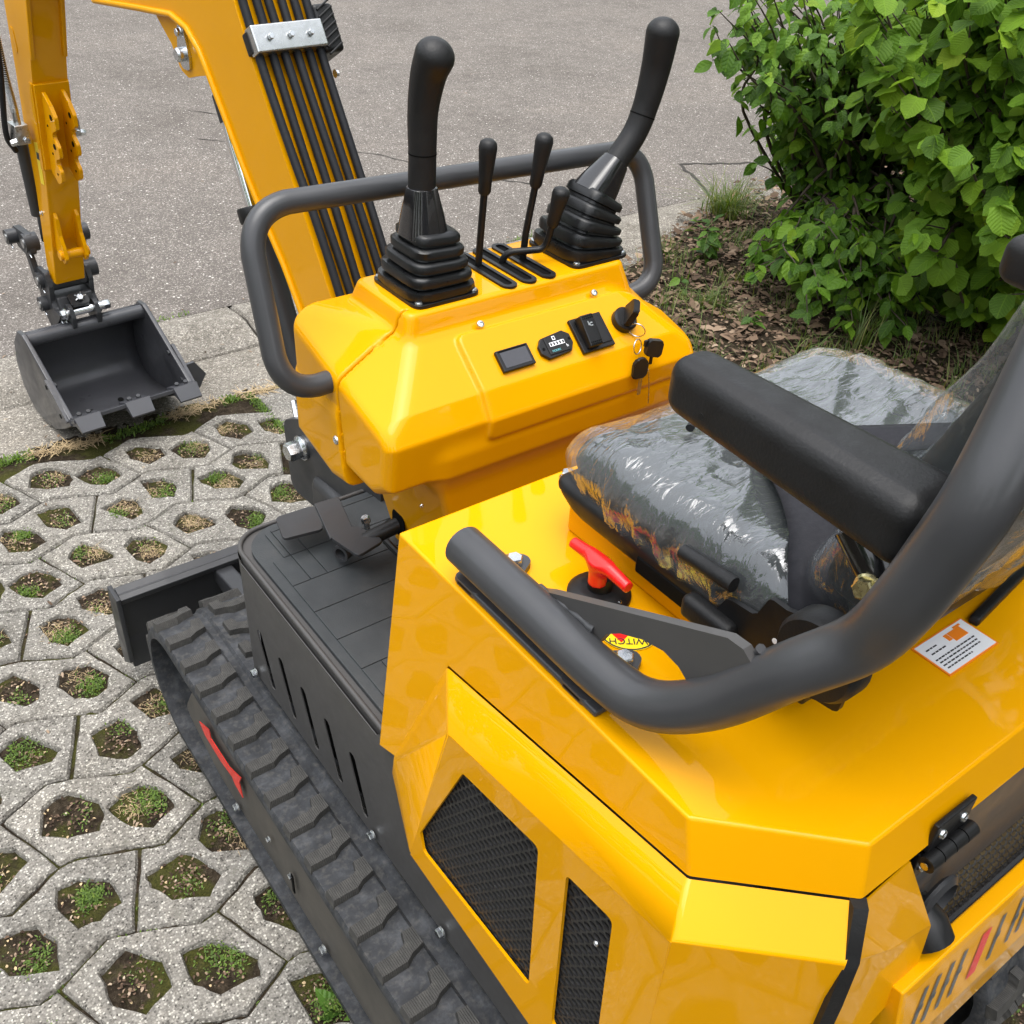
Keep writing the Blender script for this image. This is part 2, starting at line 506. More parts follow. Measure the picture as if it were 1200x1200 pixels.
# ------------------------------------------------------------------ ground materials
def mk_aggregate(name, base, dark, light, scale=170, world=True, moss=.0):
    t = NT(name); t.setp(rough=.9, spec=.25)
    co = t.n('NewGeometry').outputs['Position']
    v = t.voro(scale, 'F1', 'Color', co); d = t.voro(scale, 'F1', 'Distance', co)
    sep = t.n('SeparateColor'); t.l(v, sep.inputs[0])
    f2 = t.noise(scale * 2.2, 4, .7, co)
    big = t.noise(7, 6, .65, co); mid = t.noise(32, 5, .6, co)
    c = t.ramp(sep.outputs[0], [(0.0, dark), (.18, tuple(x * .62 for x in base)), (.5, base), (.78, tuple(x * 1.25 for x in base)), (.97, light)], 'LINEAR')
    mortar = t.mix(t.fr(f2, .3, .7), tuple(x * .55 for x in base), tuple(x * 1.05 for x in base))
    c = t.mix(t.fr(d, .40, .70), c, mortar)
    c = t.mix(1.0, c, t.ramp(big, [(.25, (.70, .69, .67)), (.55, (1, 1, 1)), (.8, (1.12, 1.1, 1.06))]), 'MULTIPLY')
    c = t.mix(1.0, c, t.ramp(mid, [(.3, (.80, .79, .77)), (.6, (1.04, 1.04, 1.03))]), 'MULTIPLY')
    if moss:
        c = t.mix(t.fr(t.noise(11, 7, .7, co), .60, .78, 0, moss), c, (.055, .060, .030))
    oi = t.n('ObjectInfo')
    c = t.mix(1.0, c, t.ramp(oi.outputs['Random'], [(0, (.86, .86, .86)), (.5, (1, .995, .985)), (1, (1.1, 1.09, 1.07))]), 'MULTIPLY')
    t.color(c)
    h = t.math('ADD', t.math('MULTIPLY', d, -.6), t.math('MULTIPLY', f2, .7))
    t.bump(h, .7, .003); return t.m
M['paver'] = mk_aggregate('grass_paver_concrete', (.250, .236, .214), (.062, .057, .052), (.55, .53, .48), 250, moss=.5)
M['gutter'] = mk_aggregate('gutter_concrete', (.245, .225, .198), (.085, .078, .070), (.50, .47, .42), 210, moss=.35)

def mk_asphalt():
    t = NT('worn_asphalt'); t.setp(rough=.92, spec=.2)
    co = t.n('NewGeometry').outputs['Position']
    v = t.voro(165, 'F1', 'Color', co); d = t.voro(165, 'F1', 'Distance', co)
    sep = t.n('SeparateColor'); t.l(v, sep.inputs[0])
    c = t.ramp(sep.outputs[0], [(0, (.098, .088, .079)), (.3, (.168, .151, .136)), (.6, (.228, .206, .187)), (.86, (.290, .264, .240)), (.97, (.47, .44, .40))])
    c = t.mix(t.fr(d, .3, .6), c, (.125, .111, .100))
    big = t.noise(1.1, 6, .6, co); mid = t.noise(9, 6, .65, co)
    c = t.mix(1.0, c, t.ramp(big, [(.28, (.80, .79, .78)), (.5, (1, 1, 1)), (.72, (1.14, 1.12, 1.10))]), 'MULTIPLY')
    c = t.mix(1.0, c, t.ramp(mid, [(.3, (.84, .84, .83)), (.7, (1.1, 1.1, 1.1))]), 'MULTIPLY')
    c = t.mix(t.fr(t.noise(.55, 5, .7, co), .60, .68, 0, .22), c, (.10, .092, .085))
    # light mineral sparkles
    w = t.voro(62, 'F1', 'Color', co); sp = t.n('SeparateColor'); t.l(w, sp.inputs[0])
    wd = t.voro(62, 'F1', 'Distance', co)
    m = t.math('MULTIPLY', t.fr(sp.outputs[1], .90, .94), t.fr(wd, .34, .22))
    c = t.mix(m, c, (.55, .52, .48))
    t.color(c)
    h = t.math('ADD', t.math('MULTIPLY', d, -.7), t.noise(260, 3, .6, co))
    t.bump(h, .8, .004); return t.m
M['asphalt'] = mk_asphalt()
M['crack'] = simple('crack_dirt', (.035, .031, .026), .95, var=.4, scale=80)

def mk_soil(name, moss):
    t = NT(name); t.setp(rough=1.0, spec=.1)
    co = t.n('NewGeometry').outputs['Position']
    f = t.noise(60, 8, .75, co); g = t.noise(9, 5, .6, co); k = t.noise(260, 4, .7, co)
    c = t.ramp(f, [(.3, (.014, .010, .007)), (.5, (.040, .030, .020)), (.66, (.085, .065, .044)), (.82, (.20, .165, .115))])
    c = t.mix(t.fr(k, .62, .75), c, (.30, .26, .19))
    if moss:
        c = t.mix(t.fr(g, .46, .58, 0, moss), c, t.ramp(k, [(.3, (.030, .036, .010)), (.7, (.105, .105, .022))]))
    t.color(c); t.bump(t.math('ADD', f, t.math('MULTIPLY', k, .5)), 1.0, .012); return t.m
M['soil'] = mk_soil('soil_in_paver_cells', .8)
M['bed'] = mk_soil('planting_bed_soil', .12)

def mk_leaf(name, c1, c2, c3, veins=9, gloss=.42):
    t = NT(name); t.setp(rough=gloss, spec=.28)
    at = t.n('Attribute'); at.attribute_name = 'leafrand'
    oi = t.n('ObjectInfo')
    r = t.math('FRACT', t.math('ADD', at.outputs['Fac'], oi.outputs['Random']))
    c = t.ramp(r, [(0, tuple(x * .7 for x in c1)), (.25, c1), (.6, c2), (.93, c3), (1, (c3[0] * 1.35, c3[1] * 1.12, c3[2]))])
    uv = t.n('UVMap'); sep = t.n('SeparateXYZ'); t.l(uv.outputs[0], sep.inputs[0])
    # u across (-1..1 -> 0..1), v along
    ua = t.math('ABSOLUTE', t.math('SUBTRACT', sep.outputs[0], .5))
    lines = t.math('SINE', t.math('MULTIPLY', t.math('SUBTRACT', sep.outputs[1], t.math('MULTIPLY', ua, .75)), veins * 6.283))
    mid = t.fr(ua, 0, .03, 1, 0)
    vein = t.math('MAXIMUM', t.fr(lines, .86, 1.0, 0, .55), mid)
    c = t.mix(t.math('MULTIPLY', vein, .22), c, tuple(min(1, x * 1.7) for x in c3))
    co = t.co()
    c = t.mix(1.0, c, t.ramp(t.noise(30, 4, .6), [(.3, (.85, .87, .85)), (.7, (1.1, 1.08, 1.05))]), 'MULTIPLY')
    geo = t.n('NewGeometry')
    c = t.mix(t.math('MULTIPLY', geo.outputs['Backfacing'], .45), c, (.16, .22, .09))
    t.color(c)
    t.bump(t.math('ADD', t.math('MULTIPLY', lines, -.5), t.math('MULTIPLY', mid, -1.0)), .35, .003)
    # translucency
    tl = t.n('BsdfTranslucent'); t.l(t.mix(1.0, c, (1.25, 1.35, .5), 'MULTIPLY'), tl.inputs[0])
    mx = t.n('MixShader'); mx.inputs[0].default_value = .38
    t.l(t.b.outputs[0], mx.inputs[1]); t.l(tl.outputs[0], mx.inputs[2]); t.l(mx.outputs[0], t.out.inputs['Surface'])
    return t.m
M['hazel'] = mk_leaf('hazel_leaf', (.072, .155, .010), (.118, .230, .013), (.195, .330, .022), 8, .6)
M['dogwood'] = mk_leaf('dogwood_leaf', (.055, .128, .012), (.090, .190, .015), (.150, .275, .022), 5, .55)
M['weed'] = mk_leaf('weed_leaf', (.055, .120, .020), (.090, .190, .028), (.14, .25, .04), 5, .5)
M['grass'] = mk_leaf('grass_blade', (.075, .120, .020), (.115, .175, .030), (.22, .22, .06), 1, .55)
M['moss'] = mk_leaf('moss_leaf', (.080, .150, .014), (.135, .235, .020), (.20, .32, .03), 1, .7)
M['straw'] = simple('dry_straw', (.42, .31, .17), .8, var=.35, scale=90)
def mk_litter():
    t = NT('leaf_litter'); t.setp(rough=.85, spec=.2)
    at = t.n('Attribute'); at.attribute_name = 'leafrand'
    t.color(t.ramp(at.outputs['Fac'], [(0, (.040, .026, .018)), (.35, (.105, .068, .045)), (.7, (.20, .135, .09)), (.92, (.32, .24, .17)), (1, (.42, .36, .27))]))
    t.bump(t.noise(120, 4), .4, .002); return t.m
M['litter'] = mk_litter()
# ------------------------------------------------------------------ ground
def sheet(name, x0, x1, y0, y1, z, mat, kind='structure', nx=1, ny=1, zf=None):
    xs = [x0 + (x1 - x0) * i / nx for i in range(nx + 1)]; ys = [y0 + (y1 - y0) * j / ny for j in range(ny + 1)]
    vs = [(x, y, (z + (zf(x, y) if zf else 0))) for y in ys for x in xs]
    w = nx + 1
    fs = [(j * w + i, j * w + i + 1, (j + 1) * w + i + 1, (j + 1) * w + i) for j in range(ny) for i in range(nx)]
    me = bpy.data.meshes.new(name); me.from_pydata(vs, [], fs); me.update()
    if zf: me.polygons.foreach_set('use_smooth', [True] * len(me.polygons))
    o = link(name, me, mat); o['kind'] = kind
    return o

sheet('ground', -150, 150, -150, 150, -.14, M['bed'])
road = sheet('road', -120, 120, 3.447, 120, 0.0, M['asphalt'])

def nz(x, y, s, seed=0.0): return mnoise.noise(Vector((x * s + seed, y * s - seed, seed * .37)))

# soil under the grass pavers
sheet('soil', -2.2, 1.5, -1.0, 2.84, -.0095, M['soil'], nx=330, ny=340,
      zf=lambda x, y: .004 * nz(x, y, 14) + .004 * nz(x, y, 45, 3.1) + .003 * nz(x, y, 110, 7.7))

# --- grass pavers
PW, PB = Vector((.275, -.011)), Vector((.0096, .3975))
C0 = Vector((-.655, 1.43))
TLp, T1, T2, T3, TRp = (-.172, .084), (-.076, .130), (-.030, .117), (.071, .067), (.103, .074)
BLp, B3, B2, B1, BRp = (-.110, -.076), (-.080, -.073), (.026, -.118), (.069, -.135), (.165, -.086)
def sh(p, k): return (p[0] + k * PW.x, p[1] + k * PW.y)
def up2(p): return (p[0] + PB.x, p[1] + PB.y)
even_poly = [BLp, B3, B2, B1, BRp, TRp, T3, T2, T1, TLp]
odd_poly = [T2, T3, TRp, sh(T1, 1), sh(T2, 1), up2(sh(B2, 1)), up2(sh(B3, 1)), up2(BRp), up2(B1), up2(B2)]
even_holes = [(-.061, .024), (.065, -.027)]
odd_holes = [(.079, .171), (.192, .216)]

def offset_poly(p, d):
    n = len(p); out = []
    area = sum(p[i][0] * p[(i + 1) % n][1] - p[(i + 1) % n][0] * p[i][1] for i in range(n))
    s = 1 if area > 0 else -1
    for i in range(n):
        a, b, c = Vector(p[i - 1]), Vector(p[i]), Vector(p[(i + 1) % n])
        e1, e2 = (b - a).normalized(), (c - b).normalized()
        n1, n2 = Vector((-e1.y, e1.x)) * s, Vector((-e2.y, e2.x)) * s
        m = (n1 + n2); m = m / max(.5, m.length_squared / 2) if m.length > 1e-6 else n1
        out.append((b + m * d)[:])
    return out

def subdiv_poly(p, r, k=2, amp=.0012):
    out = []
    for i in range(len(p)):
        a, b = Vector(p[i]), Vector(p[(i + 1) % len(p)])
        for j in range(k):
            q = a.lerp(b, j / k)
            out.append((q.x + r.uniform(-amp, amp), q.y + r.uniform(-amp, amp)))
    return out

def hole_poly(c, r):
    k = r.choice((5, 6, 6, 7)); ph = r.uniform(0, 6.28)
    out = []
    for i in range(k):
        a = ph + 2 * math.pi * (i + r.uniform(-.33, .33)) / k
        q = r.uniform(.86, 1.18)
        out.append((c[0] + .0505 * q * math.cos(a) - .012 * math.sin(a) * q, c[1] + .0600 * q * math.sin(a)))
    return out

def paver_mesh(name, poly, holes, seed):
    r = random.Random(seed)
    outer0 = subdiv_poly(offset_poly(poly, .0026), r, 4, .0017)
    rings = [(outer0, offset_poly(outer0, .004))]
    for h in holes:
        hp = subdiv_poly(hole_poly(h, r), r, 3, .0022)
        rings.append((hp, offset_poly(hp, -.0032)))
    bm = bmesh.new(); top_edges = []
    for wall, top in rings:
        vt = [bm.verts.new((p[0], p[1], r.uniform(-.0006, .0006))) for p in top]
        vw = [bm.verts.new((p[0], p[1], -.007)) for p in wall]
        vb = [bm.verts.new((p[0], p[1], -.075)) for p in wall]
        n = len(vt)
        for i in range(n):
            j = (i + 1) % n
            bm.faces.new((vt[i], vt[j], vw[j], vw[i])); bm.faces.new((vw[i], vw[j], vb[j], vb[i]))
            top_edges.append(bm.edges.get((vt[i], vt[j])))
    bmesh.ops.triangle_fill(bm, edges=top_edges, use_beauty=True, use_dissolve=False, normal=(0, 0, 1))
    bmesh.ops.recalc_face_normals(bm, faces=bm.faces[:])
    me = bpy.data.meshes.new(name); bm.to_mesh(me); bm.free()
    me.materials.append(M['paver'])
    return shade(me, 25)

pavement = sheet('pavement', -2.2, 1.5, -1.0, 2.84, -.085, M['soil'])
pv = {0: [paver_mesh('paver', even_poly, even_holes, 10 + i) for i in range(9)],
      1: [paver_mesh('paver', odd_poly, odd_holes, 40 + i) for i in range(9)]}
hole_spots = []
for j in range(-5, 4):
    for i in range(-5, 8):
        for par in (0, 1):
            c = C0 + PW * i + PB * j
            mid = c + (Vector((0, 0)) if par == 0 else Vector((.135, .194)))
            if mid.y > 2.72 or mid.y < -.75 or mid.x < -1.85 or mid.x > 1.25: continue
            if mid.y > 2.05 and mid.x > .26: continue
            # camera cone (generous); what lies wholly behind the viewer is left out
            o = bpy.data.objects.new('paver', rng.choice(pv[par])); COL.objects.link(o)
            o.parent = pavement
            o.location = (c.x, c.y, rng.uniform(-.0025, .0025))
            o.rotation_euler = (rng.uniform(-.006, .006), rng.uniform(-.006, .006), rng.uniform(-.004, .004))
            for h in (even_holes if par == 0 else odd_holes): hole_spots.append((c.x + h[0], c.y + h[1]))

# plain slabs beside the machine and the gutter slabs
def slab(x0, x1, y0, y1, parent, mat, zf=None, name='slab', n=6):
    mb = MB(); g = .004
    x0 += g; x1 -= g; y0 += g; y1 -= g
    b = .008
    def zz(x, y): return zf(x, y) if zf else 0
    rows = []
    xs = [x0, x0 + b] + [x0 + b + (x1 - x0 - 2 * b) * k / n for k in range(1, n)] + [x1 - b, x1]
    ys = [y0, y0 + b] + [y0 + b + (y1 - y0 - 2 * b) * k / n for k in range(1, n)] + [y1 - b, y1]
    for y in ys:
        rows.append([(x + rng.uniform(-.001, .001), y + rng.uniform(-.001, .001), zz(x, y) + rng.uniform(-.001, .001) - (.009 if x in (x0, x1) or y in (y0, y1) else 0)) for x in xs])
    rows = [[(p[0], p[1], -.08) for p in rows[0]]] + rows + [[(p[0], p[1], -.08) for p in rows[-1]]]
    for r_ in rows:
        r_.insert(0, (r_[0][0], r_[0][1], -.08)); r_.append((r_[-1][0], r_[-1][1], -.08))
    mb.grid(rows)
    return mb.build(name, mat, parent, 40)
for (x0, x1, y0, y1) in [(.275, .72, 2.08, 2.42), (.275, .72, 2.42, 2.79), (.72, 1.3, 2.08, 2.79)]:
    slab(x0, x1, y0, y1, pavement, M['paver'])
gutter = sheet('gutter', -6, 2.6, 2.80, 3.45, -.088, M['soil'])
gz = lambda x, y: -.030 * math.exp(-((y - 3.06) / .12) ** 2) + .010 * (y > 3.25)
gx = -5.5
for w in (1.0, 1.0, 1.02, 1.0, .98, .98, .515 - .02, 1.0, 1.0, .6):
    a, b_ = gx, gx + w
    gx = b_
    slab(a, b_, 2.805, 3.12, gutter, M['gutter'], lambda x, y: -.012 + .02 * max(0, (2.95 - y)), 'gutter_slab', 8)
    slab(a, b_, 3.12, 3.44, gutter, M['gutter'], lambda x, y: -.014 + .035 * max(0, min(1, (y - 3.14) / .14)) * 1.0 - .014 * max(0, (y - 3.3) / .14), 'gutter_slab', 8)
sheet('gutter_bed', -6, 2.6, 2.78, 3.46, -.034, M['soil'], nx=300, ny=30, zf=lambda x, y: .012 * nz(x, y, 20) + .006 * nz(x, y, 50, 2.))

# cracks and a patch edge in the asphalt
def strip(pts, w, z=.003, jit=.004):
    mb = MB(); L, R_ = [], []
    fine = []
    for a, b in zip(pts[:-1], pts[1:]):
        n = max(2, int((Vector(b) - Vector(a)).length / .05))
        for k in range(n): fine.append(Vector(a).lerp(Vector(b), k / n))
    fine.append(Vector(pts[-1]))
    for i, p in enumerate(fine):
        d = (fine[min(i + 1, len(fine) - 1)] - fine[max(i - 1, 0)]).normalized()
        nrm = Vector((-d.y, d.x)); p = p + nrm * rng.uniform(-jit, jit) * 3
        ww = w * rng.uniform(.35, 1.2)
        L.append((p.x + nrm.x * ww, p.y + nrm.y * ww, z)); R_.append((p.x - nrm.x * ww, p.y - nrm.y * ww, z))
    mb.grid([L, R_]); return mb
for pts, w in [([(1.35, 6.05), (1.75, 5.6), (1.62, 5.25), (1.95, 4.75), (2.10, 4.35), (2.4, 4.0)], .006),
               ([(1.62, 5.25), (1.45, 5.2), (1.2, 5.5)], .004), ([(3.30, 3.90), (3.62, 3.76), (3.93, 3.63), (4.6, 3.30)], .011), ([(3.30, 3.90), (3.2, 3.66), (3.02, 3.36)], .010)]:
    strip(pts, w).build('crack', M['crack'], road, 180)

# --- planting bed on the right
def bed_edge(x): return 3.16 + (x - 2.5) * .40 if x < 3.1 else 3.40 + (x - 3.1) * .22
def build_bed():
    rows = []; ny = 90
    xs = [1.34 + i * .055 for i in range(120)]
    for j in range(ny + 1):
        r_ = []
        for x in xs:
            y1 = min(bed_edge(x), 3.44 if x < 2.55 else 9) + .05 * nz(x, 0, 3) + .02 * nz(x, 5, 14)
            y = -1.5 + (y1 + 1.5) * (j / ny)
            edge = min(1, (y1 - y) / .12) * min(1, max(0, (x - 1.34) / .15))
            r_.append((x, y, -.02 + edge * (.045 + .03 * nz(x, y, 2.2) + .014 * nz(x, y, 9, 2.) + .008 * nz(x, y, 30, 5.))))
        rows.append(r_)
    o = MB().grid(rows).build('planting_bed', M['bed'], None, 180)
    o['kind'] = 'structure'
    return o
bed = build_bed()
def bed_z(x, y):
    return -.02 + (.045 + .03 * nz(x, y, 2.2) + .014 * nz(x, y, 9, 2.))

# ------------------------------------------------------------------ scattered small stuff
def stuff_mesh(name, verts, faces, rand, mat, uv=None, kind='stuff', parent=None):
    me = bpy.data.meshes.new(name)
    me.from_pydata(verts, [], faces); me.update()
    at = me.attributes.new('leafrand', 'FLOAT', 'FACE'); at.data.foreach_set('value', rand)
    if uv is not None:
        u = me.uv_layers.new(name='UVMap'); u.data.foreach_set('uv', np.array(uv, dtype=np.float32).ravel())
    me.polygons.foreach_set('use_smooth', [True] * len(me.polygons))
    o = link(name, me, mat, parent); o['kind'] = kind
    return o

def bent_quads(spots, r):
    """small curled pieces: each spot = (x,y,z,len,width,yaw,pitch,curl,rand)"""
    vs, fs, rd = [], [], []
    for (x, y, z, L, W, yaw, pit, curl, q) in spots:
        d = Vector((math.cos(yaw) * math.cos(pit), math.sin(yaw) * math.cos(pit), math.sin(pit)))
        s = Vector((-math.sin(yaw), math.cos(yaw), r.uniform(-.3, .3)))
        p = Vector((x, y, z)); b = len(vs)
        m = p + d * L * .5 + Vector((0, 0, curl * L)); e = p + d * L
        vs += [(p - s * W * .3)[:], (p + s * W * .3)[:], (m - s * W * .5)[:], (m + s * W * .5)[:], (e - s * W * .15)[:], (e + s * W * .15)[:]]
        fs += [(b, b + 1, b + 3, b + 2), (b + 2, b + 3, b + 5, b + 4)]; rd += [q, q]
    return vs, fs, rd

def scatter_moss():
    r = random.Random(3); moss, straw, crumbs = [], [], []
    for (hx, hy) in hole_spots:
        if hx > .9 or hy < -.1: continue
        far = hy > 1.9
        g = r.random()
        n = 0 if g < .12 else (int(r.uniform(40, 140)) if g < .45 else int(r.uniform(200, 650)))
        cx, cy = hx + r.uniform(-.03, .03), hy + r.uniform(-.035, .035)
        sp = r.uniform(.012, .026)
        for k in range(n):
            x, y = cx + r.gauss(0, sp), cy + r.gauss(0, sp)
            if ((x - hx) / .045) ** 2 + ((y - hy) / .055) ** 2 > 1: continue
            moss.append((x, y, -.012 + r.uniform(0, .012), r.uniform(.003, .008), r.uniform(.002, .004), r.uniform(0, 6.28), r.uniform(.2, 1.3), .1, r.random()))
        p_straw = .8 if far else .45
        if r.random() < p_straw:
            cx, cy = hx + r.uniform(-.025, .025), hy + r.uniform(-.03, .03)
            for k in range(int(r.uniform(40, 200 if far else 120))):
                x, y = cx + r.gauss(0, .018), cy + r.gauss(0, .02)
                if ((x - hx) / .048) ** 2 + ((y - hy) / .056) ** 2 > 1: continue
                straw.append((x, y, -.010 + r.uniform(0, .011), r.uniform(.006, .022), r.uniform(.0006, .0012), r.uniform(0, 6.28), r.uniform(-.15, .3), .05, r.random()))
        for k in range(int(r.uniform(50, 130))):
            crumbs.append((hx + r.gauss(0, .022), hy + r.gauss(0, .027), -.010 + r.uniform(0, .007), r.uniform(.003, .010), r.uniform(.002, .006), r.uniform(0, 6.28), r.uniform(-.4, .6), r.uniform(0, .4), r.random() ** 1.6))
        for k in range(int(r.uniform(3, 12))):   # gravel crumbs and bits of straw
            straw.append((hx + r.uniform(-.04, .04), hy + r.uniform(-.05, .05), -.008, r.uniform(.004, .008), r.uniform(.003, .006), r.uniform(0, 6.28), 0, .2, r.random()))
    # moss and straw along the gutter joint
    for k in range(5200):
        x = r.uniform(-1.6, .62); y = 2.785 + r.gauss(0, .012) + .012 * math.sin(x * 9)
        if nz(x, 0, 5.0, 1.7) > -.05: moss.append((x, y, -.018 + r.uniform(0, .016), r.uniform(.008, .018), r.uniform(.003, .006), r.uniform(0, 6.28), r.uniform(.2, 1.3), .1, r.random()))
        elif r.random() < .5: straw.append((x, y, -.008 + r.uniform(0, .014), r.uniform(.015, .05), .0022, r.uniform(0, 6.28), r.uniform(-.1, .3), .05, r.random()))
    for k in range(1500):
        y = r.uniform(2.1, 2.8); x = .268 + r.gauss(0, .008)
        moss.append((x, y, -.015 + r.uniform(0, .014), r.uniform(.006, .014), r.uniform(.003, .006), r.uniform(0, 6.28), r.uniform(.2, 1.3), .1, r.random()))
    for k in range(1600):
        x = r.uniform(-1.4, 2.3); y = 3.447 + r.gauss(0, .012)
        if nz(x, 0, 4.0, 5.7) > 0: moss.append((x, y, -.006 + r.uniform(0, .012), r.uniform(.008, .02), r.uniform(.003, .006), r.uniform(0, 6.28), r.uniform(.1, 1.2), .1, r.random()))
    # moss in the paver joints
    for k in range(4500):
        i, j = r.randint(-5, 5), r.randint(-4, 3)
        poly = even_poly if r.random() < .5 else odd_poly
        a = r.randrange(len(poly)); p, q = Vector(poly[a]), Vector(poly[(a + 1) % len(poly)])
        w = C0 + PW * i + PB * j + p.lerp(q, r.random())
        if w.y > 2.74 or w.x > .3 or nz(w.x, w.y, 4., 9.) < .08: continue
        moss.append((w.x + r.gauss(0, .002), w.y + r.gauss(0, .002), -.010, r.uniform(.004, .009), .003, r.uniform(0, 6.28), r.uniform(.3, 1.4), .1, r.random()))
    vs, fs, rd = bent_quads(moss, r); o = stuff_mesh('moss', vs, fs, rd, M['moss'])
    tag(o, 'low green moss and seedlings growing in the paver cells and joints', 'moss')
    vs, fs, rd = bent_quads(straw, r); o = stuff_mesh('dry_straw', vs, fs, rd, M['straw'])
    tag(o, 'dry pale straw lying in the paver cells', 'straw')
    vs, fs, rd = bent_quads(crumbs, r); o = stuff_mesh('soil_crumbs', vs, fs, rd, M['litter'])
    tag(o, 'dark soil crumbs and bits of dead leaf in the paver cells', 'soil crumbs')
    lit = []
    for k in range(30000):
        x, y = r.uniform(1.4, 4.6), r.uniform(.6, 3.9)
        if y > bed_edge(x) - .03 + r.gauss(0, .03): continue
        L = r.uniform(.010, .030) if r.random() < .86 else r.uniform(.03, .06)
        lit.append((x, y, bed_z(x, y) + r.uniform(.0, .022), L, L * r.uniform(.3, .75), r.uniform(0, 6.28), r.uniform(-.3, .35), r.uniform(.0, .18), r.betavariate(2, 2.4)))
    for k in range(420):      # bits blown over the paving and the road edge
        x, y = r.uniform(-1.3, 3.5), r.uniform(.6, 6.5) if r.random() < .5 else r.uniform(2.8, 3.6)
        if x > 1.3 and y < bed_edge(x): continue
        lit.append((x, y, .004, r.uniform(.006, .022), r.uniform(.003, .008), r.uniform(0, 6.28), .05, .1, r.random() ** .7))
    vs, fs, rd = bent_quads(lit, r); o = stuff_mesh('leaf_litter', vs, fs, rd, M['litter'])
    tag(o, 'brown dead leaves and bark chips covering the planting bed', 'leaf litter')
scatter_moss()
def bed_grass():
    r = random.Random(8); vs, fs, rd = [], [], []
    for c in range(360):
        cx, cy = r.uniform(1.5, 3.2), r.uniform(1.3, 3.3)
        if cy > bed_edge(cx) - .05: continue
        z0 = bed_z(cx, cy); n = int(r.uniform(4, 22)); hh = r.uniform(.03, .11)
        for k in range(n):
            a = r.uniform(0, 6.28); lean = abs(r.gauss(.5, .3)); H = hh * r.uniform(.5, 1.1); w = r.uniform(.0012, .0030)
            bx, by = cx + r.gauss(0, .025), cy + r.gauss(0, .025); d = Vector((math.cos(a), math.sin(a), 0)); s = Vector((-d.y, d.x, 0)); b = len(vs); q = r.random()
            for t in (0, .4, .75, 1):
                p = Vector((bx, by, z0)) + d * lean * H * t * t * 1.3 + Vector((0, 0, H * (t - .3 * lean * t * t))); ww = w * (1 - t * .85)
                vs += [(p - s * ww)[:], (p + s * ww)[:]]
            for t in range(3): fs.append((b + 2 * t, b + 2 * t + 1, b + 2 * t + 3, b + 2 * t + 2)); rd.append(q)
    o = stuff_mesh('bed_grass', vs, fs, rd, M['grass'])
    tag(o, 'sparse short grass sprouting through the leaf litter of the planting bed', 'grass')
bed_grass()

def grass_tuft(name, x, y, n, h, spread, label, mat=None, cat='grass'):
    r = random.Random(int(x * 1000 + y * 77)); vs, fs, rd = [], [], []
    z0 = bed_z(x, y)
    for k in range(n):
        a = r.uniform(0, 6.28); lean = abs(r.gauss(.45, .3)) * spread; H = h * r.uniform(.5, 1.1); w = r.uniform(.0018, .0035)
        bx, by = x + r.gauss(0, .03 * spread), y + r.gauss(0, .03 * spread)
        d = Vector((math.cos(a), math.sin(a), 0)); s = Vector((-d.y, d.x, 0)); b = len(vs); q = r.random()
        for t in (0, .35, .7, 1):
            p = Vector((bx, by, z0)) + d * lean * H * t * t * 1.4 + Vector((0, 0, H * (t - .35 * lean * t * t)))
            ww = w * (1 - t * .85)
            vs += [(p - s * ww)[:], (p + s * ww)[:]]
        for t in range(3): fs.append((b + 2 * t, b + 2 * t + 1, b + 2 * t + 3, b + 2 * t + 2)); rd.append(q)
    root = empty(name, (x, y, z0)); tag(root, label, cat)
    o = stuff_mesh('blades', vs, fs, rd, mat or M['grass']); o.parent = root
    o.matrix_parent_inverse = Matrix.Translation(-root.location)
    return root
# ------------------------------------------------------------------ leaves, bushes, weeds
def leaf_arrays(kind, r, seg=6):
    """returns verts (along +Y, up +Z), faces, uv per loop for a unit-length leaf"""
    prof = {'hazel': [(0, .10), (.10, .34), (.28, .43), (.50, .45), (.70, .40), (.85, .26), (.94, .12), (1.0, .0)],
            'dogwood': [(0, .02), (.12, .16), (.30, .27), (.50, .30), (.70, .24), (.86, .12), (.95, .05), (1.0, .0)],
            'weed': [(0, .03), (.15, .20), (.35, .30), (.55, .26), (.75, .17), (.9, .08), (1, 0)]}[kind]
    vs, uv = [], []
    fold = r.uniform(.10, .30); droop = r.uniform(.10, .38); tw = r.uniform(-.2, .2); wav = r.uniform(.01, .035); ph = r.uniform(0, 6)
    for i, (t, w) in enumerate(prof):
        tooth = (1.07 if i % 2 else .93) if kind == 'hazel' else 1.0
        for sgn in (-1, -.5, 0, .5, 1):
            x = sgn * w * tooth
            z = fold * abs(x) * .9 - droop * t * t + wav * math.sin(ph + t * 11 + sgn * 2) * abs(sgn) + tw * x * t
            if abs(sgn) == .5: z += .012 * (1 if i % 2 else -1) * (kind == 'hazel')
            y = t - (.06 * abs(sgn) if kind == 'hazel' and t > .02 else 0) * (1 - t)
            vs.append((x, y * (1 - .12 * droop), z)); uv.append((.5 + sgn * .5 * max(w, .05) / .45, t))
    fs = []
    for i in range(len(prof) - 1):
        for j in range(4):
            a = i * 5 + j; fs.append((a, a + 1, a + 6, a + 5))
    return np.array(vs), fs, uv

def leaf_mesh(kind, seed, mat):
    r = random.Random(seed); vs, fs, uv = leaf_arrays(kind, r)
    me = bpy.data.meshes.new('leaf'); me.from_pydata(vs.tolist(), [], fs)
    u = me.uv_layers.new(name='UVMap')
    u.data.foreach_set('uv', np.array([uv[i] for f in fs for i in f], dtype=np.float32).ravel())
    me.polygons.foreach_set('use_smooth', [True] * len(me.polygons)); me.materials.append(mat); me.update()
    return me

